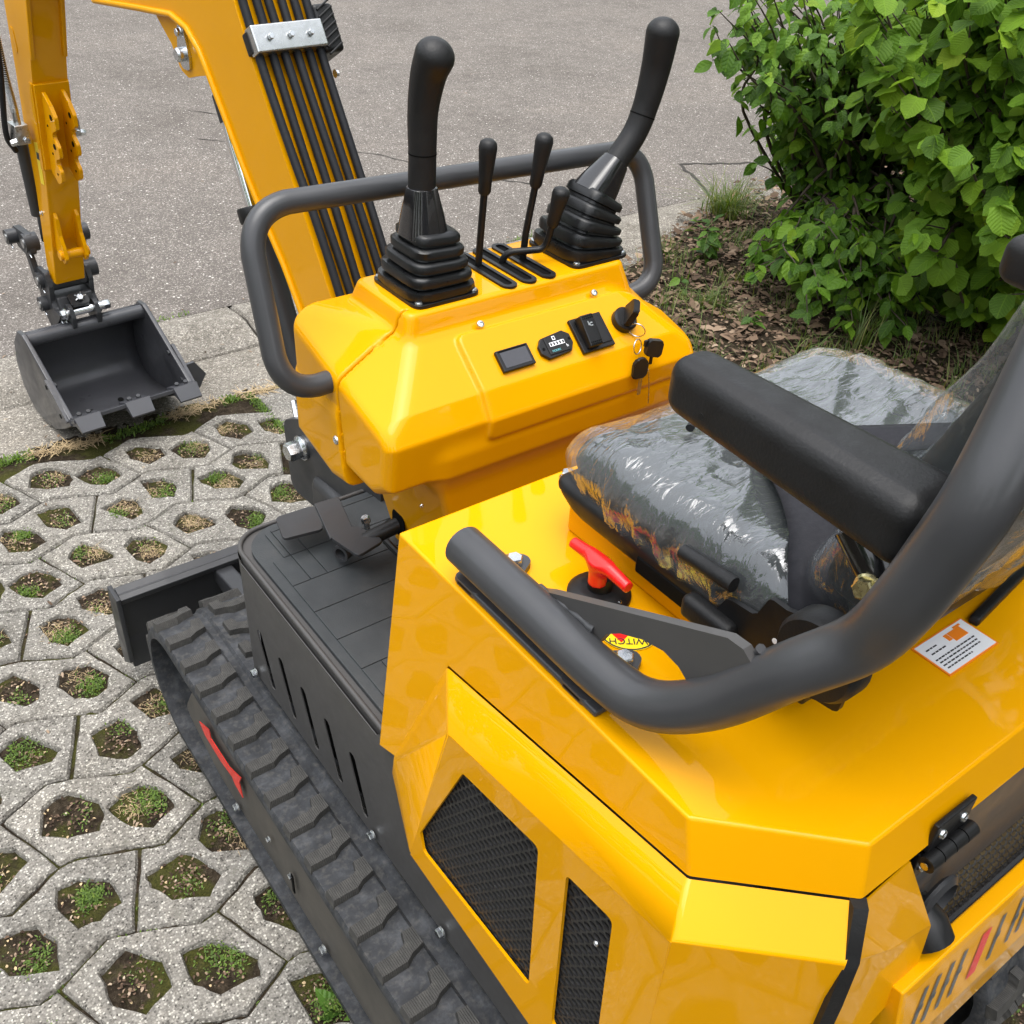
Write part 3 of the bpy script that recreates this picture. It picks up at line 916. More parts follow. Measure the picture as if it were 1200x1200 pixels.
CAMP = Vector((-.81, 0, 1.68))
def leaf_matrix(pos, out, size, r, droop):
    """leaf pointing along 'out' horizontally, hanging down by droop, upper side up"""
    d = Vector((out.x, out.y, 0)); d = d.normalized() if d.length > 1e-4 else Vector((1, 0, 0))
    yaw = math.atan2(d.y, d.x) + r.gauss(0, .75); pit = -droop + r.gauss(0, .28); roll = r.gauss(0, .40)
    y = Vector((math.cos(yaw) * math.cos(pit), math.sin(yaw) * math.cos(pit), math.sin(pit)))
    x = Vector((math.sin(yaw), -math.cos(yaw), 0)); z = x.cross(y)
    x2 = x * math.cos(roll) + z * math.sin(roll); z2 = x2.cross(y)
    m = Matrix((x2, y, z2)).transposed().to_4x4()
    return Matrix.Translation(pos) @ m @ Matrix.Scale(size, 4)

def make_bush(name, label, kind, mat, base, stems, leaves, group_label):
    """stems: list of polylines with radii; leaves: list of (pos, out, size, droop)"""
    r = random.Random(len(leaves)); root = empty(name, base); tag(root, label, 'bush')
    trunk = MB()
    for path, r0, r1 in stems:
        p = catmull(path, 5); n = len(p)
        trunk.tube(p, [r0 + (r1 - r0) * i / (n - 1) for i in range(n)], 7)
    trunk.build('trunk', M['barkm'], root, 60)
    meshes = [leaf_mesh(kind, 100 + i, mat) for i in range(7)]
    arr = [leaf_arrays(kind, random.Random(200 + i)) for i in range(7)]
    f = _fwd
    def rank(L):
        d = Vector(L[0]) - CAMP; dep = d.dot(f)
        if dep < .2: return 1e9
        u, v = d.dot(_right) / dep, d.dot(_up) / dep
        return dep + (0 if abs(u) < .5 and abs(v) < .5 else 50)
    order = sorted(leaves, key=rank)
    crown = empty('crown_anchor', base) if False else None
    vs, fs, rd, uv = [], [], [], []
    for i, (pos, out, size, droop) in enumerate(order):
        mtx = leaf_matrix(Vector(pos), Vector(out), size, r, droop)
        if i < 300: continue
        a, ff, uu = arr[r.randrange(7)]
        mm = np.array(mtx); w = a @ mm[:3, :3].T + mm[:3, 3]; b = len(vs)
        vs.extend(w.tolist()); q = r.random()
        for fc in ff:
            fs.append(tuple(b + k for k in fc)); rd.append(q); uv.extend(uu[k] for k in fc)
    cr = stuff_mesh('crown', vs, fs, rd, mat, uv, parent=None)
    cr.parent = root; cr.matrix_parent_inverse = Matrix.Translation(-root.location)
    r2 = random.Random(len(leaves))
    for i, (pos, out, size, droop) in enumerate(order[:300]):
        mtx = leaf_matrix(Vector(pos), Vector(out), size, r2, droop)
        o = bpy.data.objects.new('leaf', meshes[i % 7]); COL.objects.link(o); o.parent = cr
        o.matrix_basis = mtx
    return root

def gen_branches(base_pts, ellipsoids, n_twig, r, leaf_step, size, kind_droop, zmin=.06, spread=1.0):
    """stems go from base to points inside ellipsoids; leaves sit along the outer part of each twig"""
    stems, leaves = [], []
    for k in range(n_twig):
        e = ellipsoids[k % len(ellipsoids)] if k < len(ellipsoids) * 2 else r.choices(ellipsoids, [x[2] for x in ellipsoids])[0]
        c, rad, wgt = Vector(e[0]), Vector(e[1]), e[2]
        while True:
            v = Vector((r.gauss(0, 1), r.gauss(0, 1), r.gauss(0, 1))).normalized() * (r.random() ** .38)
            tip = c + Vector((v.x * rad.x, v.y * rad.y, v.z * rad.z))
            if tip.z > zmin: break
        b = Vector(r.choice(base_pts))
        mid = b.lerp(tip, .5) + Vector((r.gauss(0, .07), r.gauss(0, .07), abs(r.gauss(.10, .08))))
        q = b.lerp(tip, .78) + Vector((r.gauss(0, .03), r.gauss(0, .03), .05))
        path = [b, mid, q, tip]
        stems.append((path, r.uniform(.006, .012), .0016))
        pl = catmull(path, 6); L = len(pl); tot = 0
        run = sum((pl[i + 1] - pl[i]).length for i in range(L - 1))
        acc = 0; nextl = run * r.uniform(.35, .5); side = 1
        for i in range(L - 1):
            seg = pl[i + 1] - pl[i]; sl = seg.length
            while nextl < acc + sl:
                p = pl[i] + seg * ((nextl - acc) / sl)
                d = seg.normalized(); sd = d.cross(Vector((0, 0, 1)))
                sd = sd.normalized() if sd.length > .05 else Vector((1, 0, 0))
                out = d * .6 + sd * side * .9 + (p - c).normalized() * .5
                s = size * r.uniform(.6, 1.15)
                leaves.append((p + Vector((r.gauss(0, .012), r.gauss(0, .012), r.gauss(0, .012))), out, s, kind_droop))
                side = -side; nextl += leaf_step * r.uniform(.6, 1.4)
            acc += sl
        leaves.append((tip, tip - mid, size * r.uniform(.6, 1.0), kind_droop))
        if r.random() < .7: leaves.append((tip, (tip - mid) + Vector((r.gauss(0, .3), r.gauss(0, .3), 0)), size * r.uniform(.45, .8), kind_droop))
    return stems, leaves

def weed(name, x, y, h, n, size, label, kind='weed', cat='plant'):
    r = random.Random(int(x * 991 + y * 313)); z0 = bed_z(x, y)
    root = empty(name, (x, y, z0)); tag(root, label, cat)
    st = MB()
    for k in range(max(1, n // 6)):
        tip = Vector((x + r.gauss(0, .05), y + r.gauss(0, .05), z0 + h * r.uniform(.6, 1)))
        st.tube([(x, y, z0 - .01), Vector((x, y, z0)).lerp(tip, .5) + Vector((r.gauss(0, .01), r.gauss(0, .01), .01)), tip], [.003, .0025, .0015], 6)
    st.build('stem', M['barkg'], root, 180)
    ms = [leaf_mesh(kind, 300 + i, M['weed']) for i in range(3)]
    for k in range(n):
        a = r.uniform(0, 6.28); hh = h * (k + .5) / n; rr = size * .5 * (1.1 - hh / h * .6)
        m = leaf_matrix(Vector((x + math.cos(a) * rr * .35, y + math.sin(a) * rr * .35, z0 + hh)), Vector((math.cos(a), math.sin(a), 0)), size * r.uniform(.6, 1.1), r, r.uniform(-.3, .3))
        o = bpy.data.objects.new('leaf', ms[k % 3]); COL.objects.link(o); o.parent = root
        o.matrix_parent_inverse = Matrix.Translation(-root.location); o.matrix_basis = m
    return root

def build_plants():
    r = random.Random(21)
    # hazel: big shrub at the right, hanging towards the viewer
    ell = [((2.75, 1.75, 1.02), (.75, .62, .50), 3.0), ((2.55, 1.55, .75), (.55, .40, .45), 2.4), ((2.70, 1.70, .42), (.55, .45, .30), 1.6), ((3.3, 2.2, 1.0), (.7, .6, .6), 2.0), ((2.3, 1.95, 1.22), (.35, .35, .26), 1.0), ((3.2, 1.5, .7), (.8, .6, .5), 1.6)]
    st, lv = gen_branches([(2.9, 1.75, 0), (3.0, 1.85, 0), (2.85, 1.65, 0), (3.1, 1.75, 0)], ell, 600, r, .052, .090, .45, .12)
    make_bush('hazel_bush', 'large hazel bush with broad toothed light green leaves filling the upper right corner', 'hazel', M['hazel'], (2.95, 1.75, 0), st, lv, '')
    r = random.Random(22)
    ell = [((2.42, 2.62, .98), (.34, .28, .26), 1.3), ((2.75, 2.55, .88), (.50, .38, .36), 2.4), ((2.95, 2.7, .52), (.42, .36, .30), 1.1), ((2.45, 2.2, .26), (.42, .34, .14), 2.6), ((2.5, 1.95, .2), (.45, .25, .12), 1.6), ((3.1, 2.5, 1.0), (.5, .5, .4), 1.4), ((2.95, 2.45, .30), (.5, .4, .2), 1.4)]
    st, lv = gen_branches([(3.3, 2.75, 0), (3.4, 2.95, 0), (3.15, 2.6, 0), (3.2, 2.9, 0)], ell, 330, r, .048, .080, .40, .07)
    # long arching twig reaching out over the road
    tw = [(3.2, 2.8, .2), (2.95, 2.8, .75), (2.6, 2.82, .86), (2.24, 2.8, .85)]
    st.append((tw, .006, .002))
    for k in range(26):
        t = .45 + .55 * k / 25; pl = catmull(tw, 8); p = pl[min(len(pl) - 1, int(t * (len(pl) - 1)))]
        lv.append((p + Vector((0, 0, r.gauss(0, .015))), Vector((r.gauss(-.5, .5), r.gauss(0, 1), 0)), r.uniform(.06, .10), .55))
    for b in [(3.61, 3.3, 0), (3.68, 3.1, 0), (3.5, 3.0, 0), (3.42, 2.9, 0)]:
        st.append(([b, (b[0] - .05, b[1] - .1, .4), (b[0] - .2, b[1] - .3, .8), (b[0] - .35, b[1] - .4, 1.1)], .008, .003))
    make_bush('dogwood_shrub', 'looser shrub with smooth oval leaves and thin upright stems left of the hazel', 'dogwood', M['dogwood'], (3.3, 2.8, 0), st, lv, '')
    grass_tuft('grass_tuft', 2.86, 3.14, 240, .21, 1.5, 'dense arching grass tuft at the edge of the road beside the shrub')
    grass_tuft('grass_tuft', 2.30, 1.92, 40, .22, .9, 'sparse thin grass stalks standing in the leaf litter under the hazel')
    grass_tuft('grass_tuft', 2.06, 2.46, 60, .10, 1.4, 'short grass clump near the right rim of the yellow console')
    grass_tuft('grass_tuft', 2.12, 1.98, 46, .09, 1.4, 'short grass clump just behind the wrapped seat cushion')
    weed('nettle_plant', 2.36, 2.78, .17, 34, .075, 'leafy green nettle plant below the grass tuft')
    weed('seedling', 2.10, 2.66, .07, 8, .06, 'small pale green seedling left of the nettle plant')
    weed('seedling', 2.02, 2.20, .07, 8, .055, 'small bright green seedling in the leaf litter behind the seat')
    weed('seedling', 2.52, 3.0, .10, 9, .05, 'slender seedling between the rail and the grass tuft')
    # rosette weed in a paver cell by the track
    root = empty('rosette_weed', (-.47, .825, -.02)); tag(root, 'pale green rosette weed in a paver cell beside the rear of the track', 'plant')
    m5 = leaf_mesh('weed', 777, M['weed']); rr = random.Random(5)
    for k in range(9):
        a = k * 2.4
        o = bpy.data.objects.new('leaf', m5); COL.objects.link(o); o.parent = root; o.matrix_parent_inverse = Matrix.Translation(-root.location)
        o.matrix_basis = leaf_matrix(Vector((-.47, .825, -.016)), Vector((math.cos(a), math.sin(a), 0)), rr.uniform(.035, .055), rr, -.45)
build_plants()
def build_unseen_trees():
    # unseen trees, right ones inferred from reflections; outer ring added to darken mirrored horizon
    r = random.Random(77); vs, fs, rd = [], [], []
    for (tx, ty, h, rad) in ((11.5, 4.0, 12.0, 2.8), (12.0, .2, 13.0, 3.0), (8.5, -8.5, 11.0, 3.0), (3.5, -12.0, 11.0, 3.0), (11.5, -4.5, 12.0, 3.0), (12, 19, 8, 3.5), (6, 21, 8.5, 3.6), (0, 22, 8, 3.6), (-6, 20, 8.5, 3.6), (-11, 16, 8, 3.6), (-15, 11, 8.5, 3.6), (-17, 5, 8, 3.6), (-17, -2, 8, 3.6), (-14, -9, 8, 3.6), (-7, -13, 8.5, 3.6), (17, 15, 9, 3.6)):
        for k in range(2600 if h > 9.5 else 1500):
            d = Vector((r.gauss(0, 1), r.gauss(0, 1), r.gauss(0, 1))).normalized() * (r.random() ** .4)
            p = Vector((tx + d.x * rad, ty + d.y * rad, h * .55 + d.z * h * .45))
            if p.z < .9 : continue
            s = r.uniform(.22, .46); u = Vector((r.gauss(0, 1), r.gauss(0, 1), r.gauss(0, .5))).normalized(); w = u.orthogonal().normalized()
            b = len(vs); vs += [(p - u * s)[:], (p + w * s * .5)[:], (p + u * s)[:], (p - w * s * .5)[:]]; fs.append((b, b + 1, b + 2, b + 3)); rd.append(r.random())
        b = len(vs)
        for z, q in ((-.1, .22), (h * .5, .14), (h * .85, .05)):
            for k in range(8): vs.append((tx + q * math.cos(k * .785), ty + q * math.sin(k * .785), z))
        for i in range(2):
            for k in range(8): fs.append((b + i * 8 + k, b + i * 8 + (k + 1) % 8, b + i * 8 + 8 + (k + 1) % 8, b + i * 8 + 8 + k)); rd.append(.1)
    o = stuff_mesh('unseen_trees', vs, fs, rd, M['dogwood'])
    tag(o, 'unseen tall trees beyond road and bed, added for the paint to mirror', 'trees')
build_unseen_trees()
# ------------------------------------------------------------------ the mini excavator
EX = empty('mini_excavator', (0, .85, 0))
tag(EX, 'yellow tracked mini excavator with charcoal rails and plastic-wrapped seat standing on the grass pavers', 'excavator')
XA, YA, ZA = V(1, 0, 0), V(0, 1, 0), V(0, 0, 1)

def hexbolt(c, axis, af, parent, mat='zinc', h=None, name='bolt', flange=True):
    mb = MB(); c = Vector(c); a = Vector(axis).normalized(); r = af / 2 / math.cos(math.pi / 6); h = h or af * .55
    if flange: mb.lathe([(af * .72, 0), (af * .72, af * .08), (af * .58, af * .20)], c, a, 20)
    u = a.orthogonal().normalized(); w = a.cross(u)
    ring = lambda rr, z: [c + a * z + (u * math.cos(k * math.pi / 3) + w * math.sin(k * math.pi / 3)) * rr for k in range(6)]
    z0 = af * .14 if flange else 0
    mb.loft([ring(r, z0), ring(r, z0 + h * .85), ring(r * .86, z0 + h)])
    return mb.build(name, M[mat], parent, 30)

def screw(c, axis, d, parent, mat='zinc', name='screw'):
    mb = MB(); mb.lathe([(d * .5, 0), (d * .5, d * .10), (d * .40, d * .26), (d * .2, d * .30), (d * .18, d * .16), (0, d * .15)], c, axis, 18)
    return mb.build(name, M[mat], parent, 40)

def poly_with_holes(outer, holes, origin, au, av, an, thick, lip=0.0):
    """flat plate with cut-outs, in plane (au,av), thickness along an"""
    bm = bmesh.new(); o, u, v, n = Vector(origin), Vector(au), Vector(av), Vector(an)
    edges = []; loops = [outer] + holes; fr = []
    for lp in loops:
        vs = [bm.verts.new(o + u * p[0] + v * p[1]) for p in lp]; fr.append(vs)
        for i in range(len(vs)): edges.append(bm.edges.new((vs[i], vs[(i + 1) % len(vs)])))
    bmesh.ops.triangle_fill(bm, edges=edges, use_beauty=True, normal=n)
    front = bm.faces[:]
    ret = bmesh.ops.extrude_face_region(bm, geom=front, use_keep_orig=True)
    bmesh.ops.translate(bm, verts=[g for g in ret['geom'] if isinstance(g, bmesh.types.BMVert)], vec=-n * thick)
    bmesh.ops.recalc_face_normals(bm, faces=bm.faces[:])
    return bm

def bm_obj(bm, name, mat, parent, angle=30):
    me = bpy.data.meshes.new(name); bm.to_mesh(me); bm.free(); shade(me, angle)
    return link(name, me, mat, parent)

def round_poly(p, r, seg=4):
    out = []; n = len(p)
    for i in range(n):
        a, b, c = Vector(p[i - 1]), Vector(p[i]), Vector(p[(i + 1) % n])
        e1, e2 = (a - b), (c - b); ang = e1.angle(e2)
        d = min(r / math.tan(ang / 2), e1.length * .45, e2.length * .45)
        p0, p1 = b + e1.normalized() * d, b + e2.normalized() * d
        for k in range(seg + 1):
            t = k / seg; out.append(((1 - t) ** 2 * p0 + 2 * t * (1 - t) * b + t * t * p1)[:])
    return out

# ---------------------------------------------------------------- tracks
def build_track(dx, with_detail):
    x0, x1 = -.467 + dx, -.287 + dx
    yf, yr, zc, R = 1.475, .30, .168, .149      # belt outer radius
    # path (outer belt surface), with sagging top
    def path(off):
        pts = []
        n = 14
        for k in range(25): pts.append((yr + (yf - yr) * k / 24, zc + R + off - .006 * math.sin(math.pi * k / 24)))
        for k in range(1, n): a = math.pi / 2 - math.pi * k / n; pts.append((yf + math.cos(a) * (R + off), zc + math.sin(a) * (R + off)))
        for k in range(25): pts.append((yf - (yf - yr) * k / 24, zc - R - off))
        for k in range(1, n): a = -math.pi / 2 - math.pi * k / n; pts.append((yr + math.cos(a) * (R + off), zc + math.sin(a) * (R + off)))
        return pts
    o_, i_ = path(0), path(-.022)
    mb = MB(); n = len(o_)
    rings = []
    for k in range(n):
        (yo, zo), (yi, zi) = o_[k], i_[k]
        oo, ii = Vector((0, yo, zo)), Vector((0, yi, zi)); m = oo.lerp(ii, .25)
        rings.append([(x0 + .004, yo, zo), (x0 + .078, yo, zo), (x0 + .084, m.y, m.z), (x0 + .096, m.y, m.z), (x0 + .102, yo, zo), (x1 - .004, yo, zo), (x1, m.y, m.z), (x1, yi, zi), (x0, yi, zi), (x0, m.y, m.z)])
    rings.append(rings[0])
    mb.loft(rings, True, False)
    bmesh.ops.remove_doubles(mb.bm, verts=mb.bm.verts[:], dist=1e-5)
    tr = mb.build('track', M['track'], EX, 40)
    # lugs
    lp = [(.001, -.015), (.044, -.015), (.058, -.006), (.079, .000), (.079, .036), (.061, .036), (.055, .016), (.043, .011), (.001, .011)]
    def lug_mesh(flip):
        mb = MB(); top = [(.003 + p[0] * .95, (p[1] - .004) * .84 + .004) for p in lp]
        f = (lambda p: (.190 - p[0], p[1])) if flip else (lambda p: p)
        mb.loft([[(f(p)[0], f(p)[1], -.003) for p in lp], [(f(q)[0], f(q)[1], .0095) for q in [((a[0] * .3 + b[0] * .7), (a[1] * .3 + b[1] * .7)) for a, b in zip(lp, top)]], [(f(p)[0], f(p)[1], .0130) for p in top]])
        me = mb.mesh('lug', 30); me.materials.append(M['lug']); return me
    lm = [lug_mesh(False), lug_mesh(True)]
    per = 2 * (yf - yr) + 2 * math.pi * R; N = round(per / .0720); step = per / N
    def at(s):
        s %= per; L = yf - yr
        if s < L: return (yr + s, zc + R - .006 * math.sin(math.pi * s / L), 0)
        s -= L
        if s < math.pi * R: a = s / R; return (yf + math.sin(a) * R, zc + math.cos(a) * R, -a)
        s -= math.pi * R
        if s < L: return (yf - s, zc - R, -math.pi)
        s -= L; a = s / R
        return (yr - math.sin(a) * R, zc - math.cos(a) * R, -math.pi - a)
    for k in range(N):
        for row in (0, 1):
            s = k * step + .020 + (.036 if row else 0)
            y, z, a = at(s)
            if z < .06 and yr < y < yf: continue       # under the belt, on the ground
            o = bpy.data.objects.new('lug', lm[row]); COL.objects.link(o); o.parent = tr
            o.location = (x0, y, z); o.rotation_euler = (a, 0, 0)
    # bottom run in contact: shallow tread blocks
    mbt = MB()
    for k in range(16): mbt.box((x0 + .09, yr + .04 + k * .072, .018), (.17, .036, .036), None, .004, 1)
    mbt.build('ground_tread', M['track'], tr, 30)
    # frame plate
    fx = x0 + .022
    bm = poly_with_holes(round_poly([(yf + .03, .10), (yf - .06, .235), (yr + .05, .235), (yr - .05, .12), (yr + .02, .046), (yf - .12, .046)], .03), [], (fx, 0, 0), YA, ZA, -XA, .006)
    fr = bm_obj(bm, 'track_frame', M['frame'], tr)
    MB().box((x0 + .09, (yf + yr) / 2, .14), (.12, yf - yr - .15, .15), None, .01).build('frame_beam', M['frame'], tr)
    for (y, r) in ((yf, .108), (yr, .108)):
        MB().lathe([(.02, -.02), (r, -.02), (r, .02), (.02, .02)], (x0 + .09, y, zc), XA, 32).build('idler', M['charcoal'], tr, 40)
    for y in (.55, .80, 1.05, 1.28): MB().lathe([(.01, -.05), (.045, -.05), (.045, .05), (.01, .05)], (x0 + .09, y, .082), XA, 20).build('roller', M['charcoal'], tr, 40)
    if with_detail:
        for y in (1.245, .893, .54): hexbolt((fx - .006, y, .062), -XA, .013, fr)
        for (y, z) in ((1.09, .140), (1.005, .134)): hexbolt((fx - .006, y, z), -XA, .009, fr)
        # red lightning arrow sticker
        pl = [(1.387, .172), (1.332, .2), (1.33, .178), (1.244, .182), (1.184, .211), (1.2, .183), (1.194, .145), (1.227, .15), (1.237, .161), (1.292, .15), (1.365, .153)]
        MB().prism(pl, (fx - .0095, 0, 0), YA, ZA, XA, .0015).build('arrow_sticker', M['redtape'], fr)
        MB().box((fx - .007, 1.00, .118), (.002, .008, .05)).build('slot', M['floor_dark'], fr)
        # small bead at belt shoulder
    return tr
build_track(0, True)
build_track(.754, False)
MB().box((0, .82, .24), (.6, .62, .12), None, .02).box((0, .82, .32), (.42, .42, .10), None, .02).build('undercarriage', M['charcoal'], EX)

# ---------------------------------------------------------------- dozer blade
bl = MB()
bl.prism([(1.742, .035), (1.762, .035), (1.768, .12), (1.755, .252), (1.735, .252), (1.748, .12)], (-.478, 0, 0), YA, ZA, XA, .956, .002)
bl.prism([(1.725, .232), (1.762, .244), (1.757, .258), (1.722, .246)], (-.478, 0, 0), YA, ZA, XA, .956, .002)
blade = bl.build('dozer_blade', M['charcoal'], EX)
for s in (-1, 1):
    MB().prism([(1.712, .258), (1.770, .258), (1.785, .10), (1.775, .03), (1.722, .07)], (s * .484 - .005, 0, 0), YA, ZA, XA, .010, .002).build('end_plate', M['charcoal'], blade)
    MB().box((s * .20, 1.58, .20), (.06, .36, .06), Matrix.Rotation(math.radians(-14), 3, 'X'), .008).build('blade_arm', M['charcoal'], blade)
    MB().prism([(1.55, .17), (1.75, .19), (1.75, .23), (1.60, .25)], (s * .25 - .02, 0, 0), YA, ZA, XA, .04, .006).build('gusset', M['charcoal'], blade)
MB().lathe([(.0, -.012), (.034, -.012), (.040, .0), (.034, .012), (.0, .012)], (-.245, 1.50, .32), XA, 20).build('pivot_boss', M['charcoal'], blade)

# ---------------------------------------------------------------- platform, skirt and mat
SX = -.36
slots = []
for k in range(5):
    y0 = 1.247 - .0812 * k
    a, b = Vector((y0, .466)), Vector((y0 - .033, .367))
    d = (b - a).normalized(); n_ = Vector((-d.y, d.x)) * .0100
    pl = []
    for t in range(5): an = math.pi * t / 4; pl.append((a - d * .0085 * math.sin(an) + n_ * math.cos(an))[:])
    for t in range(5): an = math.pi * t / 4; pl.append((b + d * .0085 * math.sin(an) - n_ * math.cos(an))[:])
    slots.append(pl)
sk_out = [(1.298, .336), (1.292, .592), (.842, .592), (.83, .604), (.786, .604), (.768, .560), (.770, .535), (.735, .452), (.24, .452), (.24, .336)]
skirt = bm_obj(poly_with_holes(sk_out, slots, (SX, 0, 0), YA, ZA, -XA, -.0018), 'side_skirt', M['skirt'], EX)
MB().box((SX + .03, 1.095, .42), (.02, .42, .155)).build('slot_shade_sheet', M['floor_dark'], skirt)  # near-black sheet in place of the shade behind the slots
# rounded front corner + front apron
ring0, ring1 = [], []
for t in range(13):
    a = math.pi / 2 * t / 12
    ring0.append((SX + .066 - .066 * math.cos(a), 1.292 + .066 * math.sin(a)))
front_x = [(-.2, 1.358), (0, 1.358), (.2, 1.358), (.294, 1.358)]
front = [p for p in ring0] + front_x
mb = MB()
mb.grid([[(p[0], p[1], .595) for p in front], [(p[0], p[1], .42 if i > 12 else .336 + .084 * (i / 12)) for i, p in enumerate(front)]])
mb.build('front_apron', M['skirt'], skirt, 60)
for (y, z) in ((1.280, .347), (.859, .350), (.664, .349), (.45, .349)): hexbolt((SX - .006, y, z), -XA, .013, skirt)
# lower inner channel beside the belt
# platform plate
outl = [(SX + .004, .70)] + [(p[0] + .003, p[1] - .002) for p in ring0] + [(.294, 1.356), (.356, 1.29), (.356, .70)]
plat = MB().prism(outl, (0, 0, .575), XA, YA, ZA, .026, .003).build('platform', M['skirt'], EX)
mb = MB(); rim = [(SX + .006, .835)] + [(p[0] + .006 * (1 - i / 12), p[1] - .006 * i / 12) for i, p in enumerate(ring0)] + [(.28, 1.352)]
mb.tube([(p[0], p[1], .604) for p in rim], .0042, 10); mb.build('platform_rim', M['skirt'], plat, 60)
# rubber mat: outer border and transverse planks
mat_out = [(SX + .020, .80)] + [(p[0] + .018, p[1] - .018) for p in ring0] + [(.27, 1.338), (.27, .80)]
mat = MB().prism(mat_out, (0, 0, .600), XA, YA, ZA, .0095, .002).build('floor_mat', M['mat'], plat)
def bd_x(y):
    return SX + .034 if y < 1.27 else SX + .034 + .066 * (1 - math.cos(math.asin(min(1, (y - 1.27) / .066))))
yy = .80
while yy < 1.32:
    w = .074
    y1 = min(yy + w, 1.325)
    for (xa, xb) in (((bd_x(y1) + .002, -.292), (-.291, -.262), (-.261, .26)) if (yy > 1.15 or yy < .93) else ((bd_x(y1) + .002, .26),)):
        if xb - xa < .01: continue
        if yy + w > 1.12 or xa > -.25 or xa < -.25 and yy < .98 or True:
            MB().box(((xa + xb) / 2, (yy + y1) / 2, .6108), (xb - xa, y1 - yy - .0015, .0034), None, .0008, 1).build('mat_panel', M['mat'], mat)
    yy += w
# ---------------------------------------------------------------- foot pedal
ped = MB()
ped.prism(round_poly([(-.289, 1.298), (-.218, 1.295), (-.237, 1.227), (-.304, 1.238)], .008), (0, 0, .650), XA, YA, ZA, .006, .0015)
pedal = ped.build('foot_pedal', M['charcoal'], EX)
mbp = MB(); mbp.prism([(-.2185, 1.295), (-.173, 1.292), (-.196, 1.2), (-.2415, 1.194)], (0, 0, .653), XA, YA, ZA, .006, .0015); mbp.build('pedal_plate', M['charcoal'], pedal)
MB().prism(round_poly([(-.242, 1.197), (-.190, 1.198), (-.172, 1.139), (-.227, 1.126)], .009), (0, 0, .6565), XA, YA, ZA, .006, .0015).build('toe_plate', M['charcoal'], pedal)
MB().cyl((-.205, 1.172, .645), (-.112, 1.146, .680), .0135, 16).build('pedal_shaft', M['black'], pedal)
MB().lathe([(.010, -.012), (.015, -.012), (.015, .012), (.010, .012)], (-.226, 1.175, .640), V(.9, .4, 0), 16, True).build('pivot_ring', M['charcoal'], pedal)
hexbolt((-.158, 1.222, .640), V(-.2, .2, 1), .014, pedal, flange=False, h=.012)
MB().cyl((-.158, 1.222, .612), (-.158, 1.222, .645), .0055, 12).build('stop_stud', M['zinc'], pedal)

# ---------------------------------------------------------------- hood
F, S_, Rr = V(-.33, .82, .95), V(-.331, .332, .95), V(-.218, .221, .95)
LX = lambda y, z: V(-.3305 - (.95 - z) * .112, y, z)
F, S_ = LX(.82, .95), LX(.332, .95)
A1, A2, A3 = LX(.693, .842), LX(.312, .893), V(-.229, .206, .898)
Q, Fb = LX(.780, .614), LX(.82, .600)
mir = lambda p: V(-p.x, p.y, p.z)
def shell(faces, name, parent, mat, thick=.004, bev=.0035):
    bm = bmesh.new(); cache = {}
    def vv(p):
        k = (round(p[0], 5), round(p[1], 5), round(p[2], 5))
        if k not in cache: cache[k] = bm.verts.new(p)
        return cache[k]
    for f in faces: bm.faces.new([vv(p) for p in f])
    bmesh.ops.recalc_face_normals(bm, faces=bm.faces[:])
    es = [e for e in bm.edges if len(e.link_faces) == 2 and e.calc_face_angle() > math.radians(4)]
    if bev: bmesh.ops.bevel(bm, geom=es, offset=bev, segments=3, affect='EDGES', profile=.6)
    me = bpy.data.meshes.new(name); bm.to_mesh(me); bm.free(); shade(me, 60)
    o = link(name, me, M[mat], parent)
    md = o.modifiers.new('solid', 'SOLIDIFY'); md.thickness = thick; md.offset = -1
    w = o.modifiers.new('weighted', 'WEIGHTED_NORMAL'); w.weight = 100; w.keep_sharp = True
    return o
mF, mS, mR = mir(F), mir(S_), mir(Rr)
hood = shell([[F, S_, Rr, mR, mS, mF],
              [F, Fb, Q, A1, A2, S_], [S_, A2, A3, Rr], [Rr, A3, mir(A3), mR],
              [mS, mR, mir(A3), mir(A2)], [mF, mS, mir(A2), mir(A1), mir(Q), mir(Fb)],
              [F, mF, mir(Fb), Fb]], 'hood', EX, 'yellow')
hexbolt((-.088, .800, .9505), ZA, .0165, hood)
# side door with grilles
B1, B2, B3 = V(-.380, .639, .802), V(-.378, .283, .868), V(-.262, .184, .856)
D0, D1 = V(-.366, .792, .565), V(-.380, .725, .471)
A1b, A2b, A3b = A1 + V(-.0015, .001, -.003), A2 + V(-.0015, -.001, -.002), A3 + V(-.001, -.0015, -.002)
Qb = Q + V(-.0015, -.002, -.004)
D2, D3 = V(-.380, .283, .440), V(-.264, .184, .440)
door = shell([[A1b, B1, B2, A2b], [A2b, B2, B3, A3b], [A1b, Qb, B1], [Qb, D0, D1], [Qb, D1, B1], [B2, D2, D3, B3]], 'side_door', EX, 'yellow')
g1 = [(.605, .765), (.698, .549), (.690, .517), (.458, .529), (.466, .789)]
g2 = [(.421, .797), (.413, .518), (.338, .490), (.352, .808)]
g1 = [(y, z) for y, z in g1]; 
outer = [(D1.y - .0008, D1.z + .0), (B1.y, B1.z - .0008), (B2.y + .0008, B2.z - .001), (D2.y + .0008, D2.z), (.60, .462)]
outer = [(.724, .4715), (.6385, .8005), (.2838, .8660), (.2838, .4405), (.60, .4635)]
grp = bm_obj(poly_with_holes(outer, [round_poly(g1, .008, 3), round_poly(g2, .008, 3)], (-.3802, 0, 0), YA, ZA, -XA, .004), 'grille_panel', M['yellow'], door)
def inside(p, poly):
    c = False
    for i in range(len(poly)):
        a, b = poly[i], poly[i - 1]
        if (a[1] > p[1]) != (b[1] > p[1]) and p[0] < (b[0] - a[0]) * (p[1] - a[1]) / (b[1] - a[1]) + a[0]: c = not c
    return c
